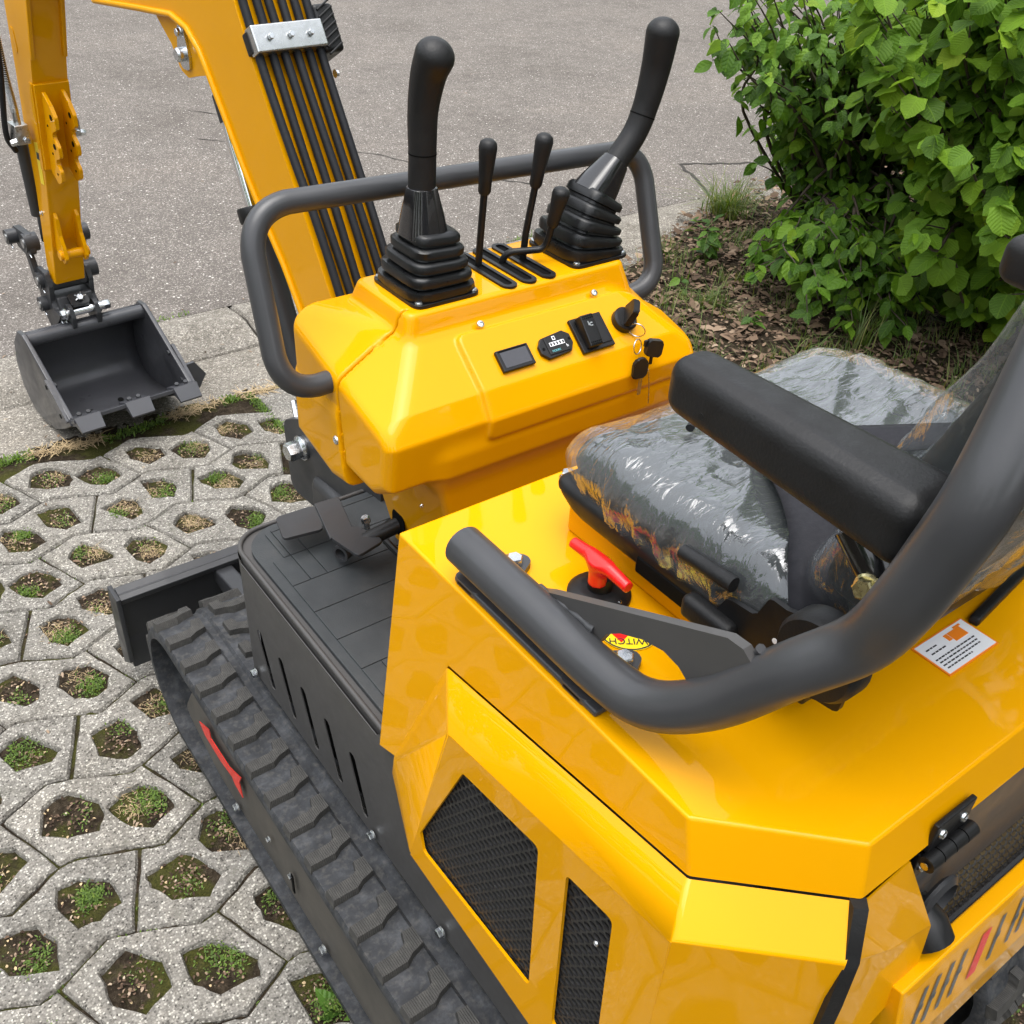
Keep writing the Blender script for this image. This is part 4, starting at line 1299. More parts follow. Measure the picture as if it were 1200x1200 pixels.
def perf(name, y0, y1, z0, z1, x, parent, mat, clip, pitch=(.0150, .0108), hole=(.0063, .0043), slope=0.0):
    """perforated sheet: oval holes in offset rows, as real geometry"""
    vs, fs = [], []
    py, pz = pitch; rows = int((z1 - z0) / pz); cols = int((y1 - y0) / py)
    N = 12
    for j in range(rows):
        for i in range(cols):
            cy = y0 + (i + .5 + (.5 if j % 2 else 0)) * py; cz = z0 + (j + .5) * pz
            if not inside((cy, cz), clip): continue
            b = len(vs)
            rect = []
            for k in range(N):
                a = 2 * math.pi * k / N; c, s = math.cos(a), math.sin(a)
                m = max(abs(c) / (py / 2), abs(s) / (pz / 2)); rect.append((cy + c / m, cz + s / m))
                vs.append((x, cy + hole[0] * c, cz + hole[1] * s))
            for p in rect: vs.append((x, p[0], p[1]))
            for k in range(N): vs.append((x + .003, cy + hole[0] * math.cos(2 * math.pi * k / N), cz + hole[1] * math.sin(2 * math.pi * k / N)))
            for k in range(N):
                q = (k + 1) % N
                fs.append((b + k, b + q, b + N + q, b + N + k)); fs.append((b + k, b + 2 * N + k, b + 2 * N + q, b + q))
    me = bpy.data.meshes.new(name); me.from_pydata(vs, [], fs); me.update()
    return link(name, me, mat, parent)
perf('mesh_grille', .435, .715, .500, .805, -.3735, door, M['mesh_metal'], offset_poly(g1, -.014))
perf('mesh_grille', .320, .435, .480, .825, -.3738, door, M['mesh_metal'], offset_poly(g2, -.014))
MB().box((-.335, .49, .64), (.01, .38, .32)).build('grille_shade_sheet', M['floor_dark'], door)  # no radiator modelled: near-black sheet stands for the shaded interior
screw((-.374, .372, .735), -XA, .007, door)
# rear corner piece, seal, rear panel
C1 = [V(-.232, .203, .893), V(-.152, .207, .888), V(-.078, .186, .742), V(-.086, .178, .690), V(-.235, .178, .62), V(-.262, .182, .845)]
rc = shell([[C1[0], C1[1], C1[2], V(-.16, .187, .775), V(-.258, .185, .850)], [V(-.258, .185, .850), V(-.16, .187, .775), C1[2], C1[3], V(-.10, .176, .66), V(-.25, .172, .62)]], 'rear_corner_panel', EX, 'yellow', .004, .002)
sp = [V(-.2335, .204, .897), V(-.254, .1855, .857), V(-.262, .181, .80), V(-.263, .180, .44)]
mb = MB(); wd = V(.75, -.66, 0).normalized()
mb.loft([[p - wd * .0065 + V(-.003, -.004, 0), p + wd * .0065 + V(-.003, -.004, 0), p + wd * .008 + V(.004, .006, 0), p - wd * .008 + V(.004, .006, 0)] for p in sp])
mb.build('rubber_seal', M['pad'], EX, 30)
rear = MB().box((.06, .219, .800), (.44, .006, .192)).build('rear_panel', M['skirt'], EX)
def perf_rear():
    vs, fs = [], []; px, pz = .0112, .0080; N = 8
    o_, su, sn = V(0, .1935, .652), V(0, .528, .849), V(0, -.849, .528)
    for j in range(7):
        for i in range(36):
            cx = -.10 + (i + (.5 if j % 2 else 0)) * px; cz = (j + .5) * pz; b = len(vs)
            for k in range(N): a = 2 * math.pi * k / N; vs.append((o_ + su * (cz + .0026 * math.sin(a)) + XA * (cx + .0042 * math.cos(a)))[:])
            for k in range(N):
                a = 2 * math.pi * k / N; c, q = math.cos(a), math.sin(a); m = max(abs(c) / (px / 2), abs(q) / (pz / 2)); vs.append((o_ + su * (cz + q / m) + XA * (cx + c / m) + sn * .0008)[:])
            for k in range(N): q = (k + 1) % N; fs.append((b + k, b + q, b + N + q, b + N + k))
    me = bpy.data.meshes.new('rear_mesh'); me.from_pydata(vs, [], fs); me.update()
    return link('rear_mesh', me, M['mesh_metal'], rear)
perf_rear()
MB().prism([(.222, .688), (.196, .646), (.200, .640), (.228, .684)], (-.16, 0, 0), YA, ZA, XA, .44).build('glint_backing', M['mesh_glint'], rear)  # painted glint, visible through the rear mesh holes
mb = MB(); mb.tube([(-.055, .235, .715), (-.06, .195, .712), (-.06, .182, .700)], [.026, .026, .024], 20); mb.build('exhaust_pipe', M['black'], rear, 50)
MB().lathe([(.027, 0), (.034, .004), (.034, .008), (.027, .012)], (-.042, .208, .735), V(0, -1, 0), 24, True).build('exhaust_ring', M['charcoal'], rear)
MB().box((.07, .196, .652), (.40, .012, .012), None, .003).build('rear_bar', M['charcoal'], rear)
# lower rear cover with ledge, protective film and lettering
bp = [(.190, .640), (.186, .688), (.166, .692), (.146, .585), (.150, .48), (.20, .45)]
bump = MB().prism(bp, (-.13, 0, 0), YA, ZA, XA, .62, .003).build('rear_cover', M['yellow'], EX)
fn = V(0, -.982, .187)
def onface(x, t): return V(x, .166 - .0187 * t / .1, .692 - .0982 * t / .1) + fn * .0012
mb = MB(); mb.grid([[onface(-.128 + .6 * i / 30, .004 + .102 * j / 6) + fn * (.002 + .0016 * nz(i * .4, j * .9, 1.0)) for i in range(31)] for j in range(7)])
mb.build('protective_film', M['film_rear'], bump, 180)
lt = [(-.108, 0), (-.085, 0), (-.060, 0), (-.036, 0), (.000, 1), (.040, 0), (.078, 0), (.100, 0), (.135, 0), (.165, 0)]
for x, red in lt:
    w = .008 if not red else .018
    pts = [onface(x, .085), onface(x + w, .085), onface(x + w + .020, .025), onface(x + .020, .025)]
    mb = MB(); mb._add(pts, [(0, 1, 2, 3)]); mb.build('letter_stroke', M['redtape' if red else 'greyprint'], bump, 180)
    if not red:
        pts = [onface(x + .008, .058), onface(x + .020, .058), onface(x + .023, .050), onface(x + .011, .050)]
        mb = MB(); mb._add(pts, [(0, 1, 2, 3)]); mb.build('letter_stroke', M['greyprint'], bump, 180)
# hinge
hg = MB(); hy = .2035
hg.box((-.100, .2065, .906), (.062, .006, .040), None, .0015).box((-.100, .2105, .856), (.062, .006, .046), None, .0015)
hinge = hg.build('hinge', M['black'], rear)
for k in range(4): MB().cyl((-.138 + k * .019, .198, .882), (-.1205 + k * .019, .198, .882), .0085, 16).build('knuckle', M['black'], hinge)
MB().cyl((-.141, .198, .882), (-.140, .198, .882), .004, 12).build('hinge_pin', M['zincy'], hinge)
for (x, z, y) in ((-.118, .908, .2035), (-.084, .908, .2035), (-.118, .852, .2075), (-.084, .852, .2075)): screw((x, y, z), V(0, -1, .2), .011, hinge)
# fuel label
fl = MB().box((.0645, .327, .9512), (.089, .048, .001)).build('fuel_label', M['orange'], hood)
MB().box((.0645, .327, .9519), (.085, .044, .0006)).build('label_face', M['white'], fl)
MB().box((.083, .337, .9524), (.022, .013, .0005)).box((.068, .339, .9524), (.006, .009, .0005)).box((.092, .345, .9524), (.012, .0025, .0005)).build('jerrycan_print', M['orange'], fl)
mb = MB()
for k, (xx, yy_, ww) in enumerate([(.060, .3245, .068), (.060, .3200, .066), (.060, .3155, .067), (.050, .3110, .045), (.040, .3325, .020), (.036, .3390, .014)]):
    xq = xx - ww / 2
    while xq < xx + ww / 2:
        l_ = rng.uniform(.002, .006); mb.box((xq + l_ / 2, yy_, .9524), (l_, .0016, .0005)); xq += l_ + .0016
mb.build('print_lines', M['ink'], fl)
# seat-bay edge strip
MB().box((.24, .355, .956), (.26, .012, .012), Matrix.Rotation(.14, 3, 'Z'), .003).build('edge_strip', M['black'], hood)
MB().box((.20, .378, .975), (.07, .002, .05), Matrix.Rotation(.14, 3, 'Z')).build('tape', M['cream'], hood)
# ---------------------------------------------------------------- battery switch and sticker
sw = MB().lathe([(.036, 0), (.036, .004), (.031, .009), (.020, .011), (.0145, .012), (.0135, .028), (.0, .028)], (-.203, .603, .9505), ZA, 32).build('isolator_switch', M['black'], EX, 40)
def key_sdf(x, y, z):
    neck = np.sqrt((x + .211) ** 2 + (y - .600) ** 2) - (.0105 + .003 * np.clip((.975 - z) / .02, 0, 1))
    neck = np.maximum(neck, np.maximum(.974 - z, z - 1.003))
    t = np.abs(y - .598)
    hw = .0078 - .045 * np.clip(t - .010, 0, 1); bar = np.maximum(np.sqrt((x + .212) ** 2 + (z - 1.004 + .11 * np.clip(t - .02, 0, 1)) ** 2) - hw * 1.05, t - .046)
    return smin(neck, bar, .012)
link('switch_key', sdf_mesh('switch_key', key_sdf, (-.235, .54, .965), (-.185, .655, 1.022), .0018), M['red'], sw)
screw((-.199, .576, .957), ZA, .010, sw)
st = MB().lathe([(.0, 0), (.034, 0), (.034, .0006), (0, .0006)], (-.213, .543, .9508), ZA, 40).build('switch_sticker', M['yellowprint'], EX, 30)
MB().lathe([(.0318, 0), (.0335, 0), (.0335, .0003), (.0318, .0003)], (-.213, .543, .9515), ZA, 40, True).build('sticker_border', M['ink'], st, 30)
MB().prism([(-.020, .0), (.010, .004), (.010, -.002), (.024, .009), (.010, .018), (.010, .013), (-.014, .012)], (-.213, .545, .9515), V(-.55, -.83, 0), V(.83, -.55, 0) * -1, ZA, .0004).build('arrow_print', M['red'], st)
def text_obj(txt, name, loc, rot, size, mat, parent):
    cu = bpy.data.curves.new(name, 'FONT'); cu.body = txt; cu.size = size; cu.align_x = 'CENTER'; cu.extrude = .0002
    to = bpy.data.objects.new(name, cu); COL.objects.link(to)
    bpy.context.view_layer.update()
    me = bpy.data.meshes.new_from_object(to); bpy.data.objects.remove(to)
    mtx = Matrix.Translation(Vector(loc)) @ rot.to_4x4()
    me.transform(mtx)
    me.materials.clear()
    return link(name, me, mat, parent)
text_obj('SWITCH', 'lettering', (-.222, .529, .9520), Matrix.Rotation(math.radians(145), 3, 'Z'), .0125, M['ink'], st)
# ---------------------------------------------------------------- left rail over the hood
rp = arc_path([(-.310, .715, .992), (-.310, .44, .992), (-.285, .355, 1.055), (-.262, .285, 1.165), (-.252, .246, 1.25), (-.252, .240, 1.325), (-.190, .262, 1.41), (-.11, .285, 1.50)], [.09, .10, .10, .06, .06, .06], 6)
rp = catmull([(-.310, .715, .992), (-.310, .60, .992), (-.310, .475, .992), (-.305, .415, 1.003), (-.291, .360, 1.048), (-.275, .310, 1.118), (-0.252, 0.272, 1.168), (-0.258, 0.249, 1.229), (-0.255, 0.238, 1.278), (-0.249, 0.231, 1.322), (-0.226, 0.235, 1.363), (-0.198, 0.243, 1.402), (-0.165, 0.254, 1.436)], 6)
rail = MB().tube(rp, .0238, 28).build('seat_guard_rail', M['rail'], EX, 60)
MB().box((-.306, .588, .9545), (.038, .245, .009), None, .003).build('foot_bar', M['rail'], rail)
for y in (.690, .502):
    MB().prism(round_poly([(-.325, y - .022), (-.262, y - .022), (-.236, y - .006), (-.236, y + .008), (-.262, y + .022), (-.325, y + .022)], .008), (0, 0, .9506), XA, YA, ZA, .009, .001).build('foot_tab', M['rail'], rail)
    hexbolt((-.256, y, .9598), ZA, .017, rail, flange=False)
gus = [(.612, .980), (.602, .998), (.584, 1.009), (.362, 1.122), (.345, 1.123), (.326, 1.110)]
arc = [(.326, 1.085), (.392, 1.045), (.405, 1.053), (.425, 1.056), (.451, 1.049), (.480, 1.034), (.497, 1.020), (.508, .998)]
bm = poly_with_holes(gus + arc, [], (-.292, 0, 0), YA, ZA, -XA, .010)
bm_obj(bm, 'gusset_plate', M['skirt'], rail)
for (a, b) in (((-.289, .605, 1.0), (-.292, .515, 1.012)), ((-.281, .335, 1.125), (-.290, .385, 1.045))):
    a, b = Vector(a), Vector(b); pts = [a.lerp(b, k / 14) + V(rng.uniform(-.0015, .0015), 0, rng.uniform(-.0015, .0015)) for k in range(15)]
    MB().tube(pts, [.0042 + rng.uniform(-.001, .001) for _ in pts], 8).build('weld_bead', M['rail'], rail, 60)
# ---------------------------------------------------------------- console
CP = [(1.235, .885), (1.235, 1.070), (1.050, 1.075), (1.032, 1.068), (.958, 1.008), (.938, .975), (.945, .905), (.985, .880)]
CP[0] = (1.205, .885); CP[1] = (1.205, 1.070)
PN = V(0, -.625, .781); PS = V(0, -.781, -.625); P0 = V(0, 1.035, 1.0705)
def con_body(x, y, z, grow=0.0):
    r = .017
    d2 = sd_poly(y, z, CP) + r
    w = np.abs(x + .002) - (.272 - r)
    d = sd_extr(d2, w) - r - grow
    for s in (-1, 1):   # chamfered shoulders
        n = np.array([s * .52, -.22, .826]); n /= np.linalg.norm(n)
        p = np.array([s * .196 - .002, 1.0, 1.048])
        pl = (x - p[0]) * n[0] + (y - p[1]) * n[1] + (z - p[2]) * n[2]
        d = smax(d, pl - grow, .010)
    return d
def con_sdf(x, y, z):
    d = con_body(x, y, z)
    # control deck with drafted sides
    top = z - 1.100
    dr = .30 * np.clip(1.10 - z, 0, .1)
    dx = np.abs(x - .013) - (.190 + dr - .014); dy = np.abs(y - 1.116) - (.072 + dr - .014)
    deck2 = np.sqrt(np.maximum(dx, 0) ** 2 + np.maximum(dy, 0) ** 2) + np.minimum(np.maximum(dx, dy), 0) - .014
    deck = smax(smax(deck2, top, .006), 1.0 - z, .008)
    d = smin(d, deck, .007)
    # front runs down and forward into the leg of the console
    leg2 = sd_poly(y, z, [(1.0, .96), (.950, .93), (.957, .80), (1.075, .60), (1.200, .60), (1.200, .96)]) + .012
    leg = sd_extr(leg2, np.abs(x - .055) - (.175 + .065 * np.clip((z - .62) / .26, 0, 1) - .012)) - .012
    d = smin(d, leg, .035)
    # raised instrument field
    f = con_body(x, y, z, .0075)
    lim = smax(smax(-.118 - x, x - .40, .01), .945 - z + .0 * x, .012)
    lim = smax(lim, y - 1.022, .012)
    d = smin(d, smax(f, lim, .005), .005)
    # joint to the side cover
    gr = np.maximum(np.abs(1.060 - y + .010 * np.sin((z - .9) * 14)) - .0016, x + .165)
    return np.maximum(d, -gr)
console = link('console', sdf_mesh('console', con_sdf, (-.30, .90, .59), (.30, 1.235, 1.125), .0034), M['yellow_cast'], EX)
def shell_sdf(x, y, z):
    # separate left side cover, lapped over the console body
    r = .022
    cp = [(1.212, .872), (1.212, 1.064), (1.0, 1.068), (1.0, .862), (1.10, .845)]
    d2 = sd_poly(y, z, cp) + r
    d = sd_extr(d2, np.abs(x + .002) - (.276 - r)) - r
    n = np.array([-.62, .0, .785]); p = np.array([-.205, 1.1, 1.050])
    pl = (x - p[0]) * n[0] + (z - p[2]) * n[2]
    d = smax(d, pl, .03)
    cut = 1.062 - y + .030 * np.clip((1.0 - z) / .1, 0, 1) * 0 + .010 * np.sin((z - .9) * 14)
    d = np.maximum(d, cut); d = np.maximum(d, x + .150)
    hole = np.sqrt((y - 1.098) ** 2 + (z - 1.005) ** 2) - .026
    hole = np.maximum(hole, x + .20)
    return np.maximum(d, -hole)
cover = link('side_cover', sdf_mesh('side_cover', shell_sdf, (-.315, 1.04, .835), (-.14, 1.24, 1.09), .0034), M['yellow_cast'], console)
screw((-.2765, 1.075, .925), -XA, .014, cover)
screw((-.222, .9425, .872), -YA, .006, console)
# column below
MB().prism(round_poly([(1.128, .655), (1.166, .655), (1.166, .702), (1.128, .702)], .016), (-.139, 0, 0), YA, ZA, XA, -.001).build('pedal_slot', M['floor_dark'], console)
MB().tube(arc_path([(-.140, 1.05, .612), (-.140, 1.235, .612), (.0, 1.240, .612)], .05), .007, 10).build('column_gasket', M['black'], console)
# deck screws
for x in (-.075, .129): screw(P0 + XA * x + PS * .008 + PN * .0075, PN, .012, console)

# ---------------------------------------------------------------- instruments
def on_panel(x, t, h=0.0): return P0 + XA * x + PS * t + PN * (.0078 + h)
def panel_box(x, t, w, l, h, h0=0.0, bev=.0015): return on_panel(x, t, h0 + h / 2), (w, l, h)
PR = Matrix((XA, -PS, PN)).transposed()
def pbox(mb, x, t, w, l, h, h0=0.0, bev=.001): return mb.box(on_panel(x, t, h0 + h / 2), (w, l, h), PR, bev, 2)
dsp = pbox(MB(), -.050, .069, .054, .032, .006).build('display', M['black'], console)
pbox(MB(), -.050, .069, .044, .023, .0008, .0058, .0).build('screen', simple('screen_glass', (.030, .030, .036), .2, coat=.5), dsp)
pbox(MB(), -.050, .0555, .047, .0016, .001, .006, 0).build('bezel_edge', M['floor_dark'], dsp)
hm = [(-.008, .064), (.000, .054), (.040, .050), (.050, .058), (.050, .072), (.042, .083), (.002, .086), (-.008, .076)]
hmo = MB().prism([(p[0], p[1]) for p in hm], on_panel(0, 0), XA, PS, PN, .006, .001).build('hour_meter', M['black'], console)
pbox(MB(), .022, .068, .036, .027, .0016, .006).build('meter_bezel', M['black'], hmo)
pbox(MB(), .022, .067, .026, .006, .0006, .0074, 0).build('counter', M['white'], hmo)
for k in range(5): pbox(MB(), .0115 + k * .0053, .067, .0028, .0042, .0004, .0079, 0).build('digit', M['ink'], hmo)
def ptext(txt, x, t, size, mat, parent, h=.0079):
    text_obj(txt, 'lettering', on_panel(x, t, h), PR, size, mat, parent)
ptext('h', .037, .0765, .007, M['white'], hmo); ptext('HOURS', .016, .0785, .0045, simple('teal_print', (.12, .42, .46), .5), hmo)
pbox(MB(), .020, .0585, .005, .0058, .0004, .0075, 0).build('meter_icon', M['white'], hmo)
pbox(MB(), .020, .0585, .0028, .0034, .0004, .0079, 0).build('icon_centre', M['ink'], hmo)
for x, t in ((-.002, .070), (.046, .065)): MB().lathe([(.0022, 0), (.0022, .0006), (0, .0006)], on_panel(x, t, .006), PN, 12).build('screw_hole', M['floor_dark'], hmo)
rs = pbox(MB(), .0885, .066, .058, .054, .006).build('rocker_switch', M['black'], console)
tilt = PR @ Matrix.Rotation(math.radians(9), 3, 'X')
MB().box(on_panel(.078, .066, .013), (.023, .047, .016), tilt, .002).build('rocker', M['black'], rs)
pbox(MB(), .104, .066, .019, .042, .0016, .006).build('blank_plate', M['black'], rs)
mb = MB()
for side in (-1, 1):
    for i in range(6):
        for j in range(2):
            p = on_panel(.078, .066, .013) + tilt @ V(-.0085 + i * .0034, side * (.0175 + j * .0032), .0083)
            mb.box(p, (.0018, .0018, .0006), tilt)
mb.build('grip_dots', M['floor_dark'], rs)
mb = MB(); c_ = on_panel(.078, .066, .013)
for (a, b, w, l) in ((-.002, .010, .0016, .006), (.003, .010, .004, .0016), (.003, .006, .004, .0016), (.0, .008, .0016, .004)): mb.box(c_ + tilt @ V(a, b, .0084), (w, l, .0004), tilt)
mb.build('lamp_symbol', M['steel'], rs)
# ignition lock with its key
ign = MB().lathe([(.019, 0), (.019, .010), (.016, .013), (.0, .013)], on_panel(.153, .062), PN, 28).build('ignition_lock', M['black'], console)
mb = MB(); fdir = (XA * .55 - PS * .83).normalized(); sdir = PN.cross(fdir)
mb.prism(round_poly([(-.017, 0), (.017, 0), (.015, .030), (-.008, .030)], .004), on_panel(.153, .062, .012) - sdir * .005, fdir, PN, sdir, .010, .002)
mb.build('key_head', M['black'], ign)
# spare keys hanging from it: a thing of its own
kb = on_panel(.158, .078, .028)
KR = empty('key_ring', kb); tag(KR, 'two split rings with black-headed spare keys and a thin wire hanging from the ignition', 'keys')
def ringm(c, n, r, t=.0009):
    u = Vector(n).normalized().orthogonal().normalized(); w = Vector(n).normalized().cross(u)
    return MB().tube([Vector(c) + (u * math.cos(2 * math.pi * k / 28) + w * math.sin(2 * math.pi * k / 28)) * r for k in range(29)], t, 8, False)
r1c = V(.158, .955, 1.034); ringm(r1c, V(.75, .5, .3), .0125).build('split_ring', M['zinc'], KR, 80)
r2c = V(.149, .940, 1.016); ringm(r2c, V(.3, -.9, .2), .0110).build('split_ring', M['zinc'], KR, 80)
mb = MB(); mb.prism(round_poly([(-.014, -.009), (.014, -.013), (.017, .012), (-.010, .015)], .005), V(.166, .922, 1.014), V(.95, -.2, -.1), V(.1, .1, 1), V(.2, .97, .0), .009, .002); mb.build('key_head', M['black'], KR)
MB().box((.166, .926, .996), (.005, .003, .014), None, .0008).build('key_blade', M['black'], KR)
MB().box((.155, .930, 1.024), (.006, .004, .010), None, .0008).build('key_loop', M['black'], KR)
mb = MB(); mb.prism(round_poly([(-.0115, -.015), (.0115, -.015), (.0125, .008), (.006, .016), (-.006, .016), (-.0125, .008)], .005), V(.142, .920, .990), V(.97, -.22, .05), V(.05, .05, 1), V(.2, .97, 0), .006, .002); mb.build('key_head', M['black'], KR)
MB().box((.147, .923, .962), (.006, .0022, .034), None, .0006).build('key_blade', M['steel'], KR)
MB().tube(catmull([(.146, .928, 1.004), (.154, .918, .988), (.158, .915, .962), (.161, .914, .930)], 5), .0008, 6).build('wire', M['zinc'], KR)

# ---------------------------------------------------------------- joysticks
def sq_ring(c, ax, ay, hx, hy, n=32, p=4.5):
    out = []
    for k in range(n):
        a = 2 * math.pi * k / n; cs, sn = math.cos(a), math.sin(a)
        m = (abs(cs) ** p + abs(sn) ** p) ** (-1 / p)
        out.append(Vector(c) + Vector(ax) * hx * cs * m + Vector(ay) * hy * sn * m)
    return out
def joystick(bx, by, tilt_x, tilt_y, gpath, radii, ring_i):
    base = V(bx, by, 1.1005)
    j = MB().prism(round_poly([(-.053, -.061), (.053, -.061), (.053, .061), (-.053, .061)], .015), base, XA, YA, ZA, .005, .001).build('joystick', M['black'], EX)
    prof = [(.054, .004), (.056, .009), (.055, .019), (.045, .0205), (.044, .024), (.051, .0255), (.052, .035), (.050, .039), (.041, .0405), (.040, .044), (.0465, .0455), (.047, .055), (.045, .058), (.037, .0595), (.036, .063), (.041, .0645), (.0415, .074), (.039, .077), (.032, .0785), (.0315, .082), (.036, .0835), (.036, .092), (.033, .096), (.021, .097), (.020, .090)]
    rings = []
    for (h, z) in prof:
        t = z / .097; h = h * 1.05 if z < .0965 else h; z = z * .88
        c = base + V(tilt_x * t * t, tilt_y * t * t, z)
        nrm = V(tilt_x * 2 * t, tilt_y * 2 * t, .097).normalized() if t > 0 else ZA
        ax = (XA - nrm * XA.dot(nrm)).normalized(); ay = nrm.cross(ax)
        rings.append(sq_ring(c, ax, ay, h * .92, h * 1.02, 40, 5.0))
    MB().loft(rings, True, False).build('bellows', M['rubber'], j, 50)
    g = MB(); pth = catmull(gpath, 6); nr = len(pth); ng = len(radii) - 1
    rr = [radii[min(int(i * ng / (nr - 1)), ng - 1)] + (radii[min(int(i * ng / (nr - 1)), ng - 1) + 1] - radii[min(int(i * ng / (nr - 1)), ng - 1)]) * (i * ng / (nr - 1) - min(int(i * ng / (nr - 1)), ng - 1)) for i in range(nr)]
    # rounded top
    t = (pth[-1] - pth[-2]).normalized(); e = pth[-1]; r_ = rr[-1]
    for k in range(1, 8): a = math.pi / 2 * k / 7; pth.append(e + t * r_ * .85 * math.sin(a)); rr.append(max(.0008, r_ * math.cos(a)))
    g.tube(pth, rr, 26); g.build('grip', M['pad'], j, 80)
    k = ring_i
    d = (pth[k + 1] - pth[k - 1]).normalized(); MB().tube([pth[k] - d * .0009, pth[k] + d * .0009], rr[k] + .0005, 26, False).build('grip_seam', M['floor_dark'], j, 80)
    # square collar
    a, b = Vector(gpath[0]), Vector(gpath[1]); d = (b - a).normalized(); ax = (XA - d * XA.dot(d)).normalized(); ay = d.cross(ax)
    MB().loft([sq_ring(a - d * .022, ax, ay, .030, .029, 24, 4), sq_ring(a + d * .004, ax, ay, .0255, .025, 24, 4), sq_ring(a + d * .040, ax, ay, .0185, .0185, 24, 3), sq_ring(a + d * .042, ax, ay, .016, .016, 24, 3)]).build('collar', M['blackgloss'], j, 40)
    for sx in (-1, 1):
        for sy in (-1, 1): screw(base + V(sx * .044, sy * .052, .0052), ZA, .011, j)
    return j
joystick(-.107, 1.112, .004, .0, [(-.112, 1.112, 1.200), (-.112, 1.113, 1.235), (-.111, 1.113, 1.284), (-.110, 1.113, 1.335), (-.106, 1.107, 1.378), (-.103, 1.097, 1.402)], [.0185, .0185, .0182, .0195, .0225, .0250], 12)
joystick(.166, 1.112, .030, .0, [(.200, 1.112, 1.196), (.230, 1.112, 1.229), (.258, 1.112, 1.262), (.274, 1.112, 1.300), (.284, 1.111, 1.350), (.285, 1.107, 1.398)], [.0185, .0185, .0185, .0190, .0215, .0240], 16)

# travel levers in their slotted guides
def lever(sx, path, knob_len, label=None):
    lv = MB().tube(arc_path(path, .018), .0052, 12).build('travel_lever', M['black'], EX, 60)
    top = Vector(path[-1]); d = (top - Vector(path[-2])).normalized(); b = top - d * knob_len
    MB().lathe([(.0072, 0), (.0092, .004), (.0098, knob_len * .35), (.0122, knob_len * .72), (.0130, knob_len * .86), (.0115, knob_len * .95), (.007, knob_len), (.0, knob_len * 1.01)], b, d, 20).build('knob', M['pad'], lv, 60)
    return lv
lever(0, [(-.002, 1.138, 1.06), (.000, 1.135, 1.14), (.004, 1.128, 1.282)], .075)
lever(.066, [(.069, 1.125, 1.06), (.072, 1.122, 1.14), (.086, 1.108, 1.284)], .075)
lever(.031, [(.036, 1.130, 1.06), (.036, 1.128, 1.116), (.090, 1.098, 1.121), (.094, 1.095, 1.14), (.102, 1.082, 1.214)], .058)
for x in (-.004, .031, .066):
    L0, L1, w = 1.058, 1.176, .0125
    outl = [(x + w * math.cos(a), L0 + w * math.sin(a)) for a in [math.pi + math.pi * k / 8 for k in range(9)]] + [(x + w * math.cos(a), L1 + w * math.sin(a)) for a in [math.pi * k / 8 for k in range(9)]]
    w2 = .0065; inn = [(x + w2 * math.cos(a), L0 + .002 + w2 * math.sin(a)) for a in [math.pi + math.pi * k / 8 for k in range(9)]] + [(x + w2 * math.cos(a), L1 + w2 * math.sin(a)) for a in [math.pi * k / 8 for k in range(9)]]
    sg = bm_obj(poly_with_holes(outl, [inn], (0, 0, 1.1035), XA, YA, ZA, .003), 'slot_guide', M['black'], console)
    MB().prism(inn, (0, 0, 1.1003), XA, YA, ZA, .0006).build('slot_floor', M['floor_dark'], sg)

# front guard rail round the console
gp = arc_path([(-.235, 1.098, 1.005), (-.322, 1.085, 1.010), (-.318, 1.180, 1.222), (.335, 1.180, 1.214), (.322, 1.095, 1.030), (.24, 1.10, 1.01)], [.055, .065, .055, .05], 9)
gp = arc_path([(-.235, 1.100, 1.005), (-.345, 1.088, 1.008), (-.332, 1.180, 1.228), (.340, 1.180, 1.212), (.326, 1.092, 1.020), (.24, 1.10, 1.00)], [.055, .060, .050, .045], 9)
MB().tube(gp, .0157, 22).build('console_guard_rail', M['rail'], EX, 60)

# ---------------------------------------------------------------- seat
MB().box((.02, .563, .972), (.356, .307, .043), None, .004).build('seat_riser', M['yellow'], hood)
seat = link('seat', sdf_mesh('seat', lambda x, y, z: smax(sd_box(x, y, z, (.050, .535, 1.010), (.226, .198, .020), .016), (y - .715) * .5 - (z - 1.010) * .86, .01), (-.20, .30, .97), (.30, .77, 1.045), .005), M['black'], EX)
def cushion(x, y, z):
    u = (x - .05) / .21; v = (y - .535) / .20
    top = 1.090 + .008 * np.clip(np.abs(u) - .45, 0, 1) * 2 - .006 * np.exp(-(u / .4) ** 2) - .012 * np.clip(v - .45, 0, 1) * 2
    bow = .018 * np.clip((1.06 - z) / .05, 0, 1)
    dx = np.abs(x - .05) - (.226 - bow - .05); dy = np.abs(y - .535) - (.192 - bow - .05)
    d2 = np.sqrt(np.maximum(dx, 0) ** 2 + np.maximum(dy, 0) ** 2) + np.minimum(np.maximum(dx, dy), 0) - .05
    return smax(smax(d2, z - top, .048), 1.012 - z, .02)
link('seat_cushion', sdf_mesh('seat_cushion', cushion, (-.22, .31, .99), (.31, .80, 1.14), .006), M['vinyl'], seat)
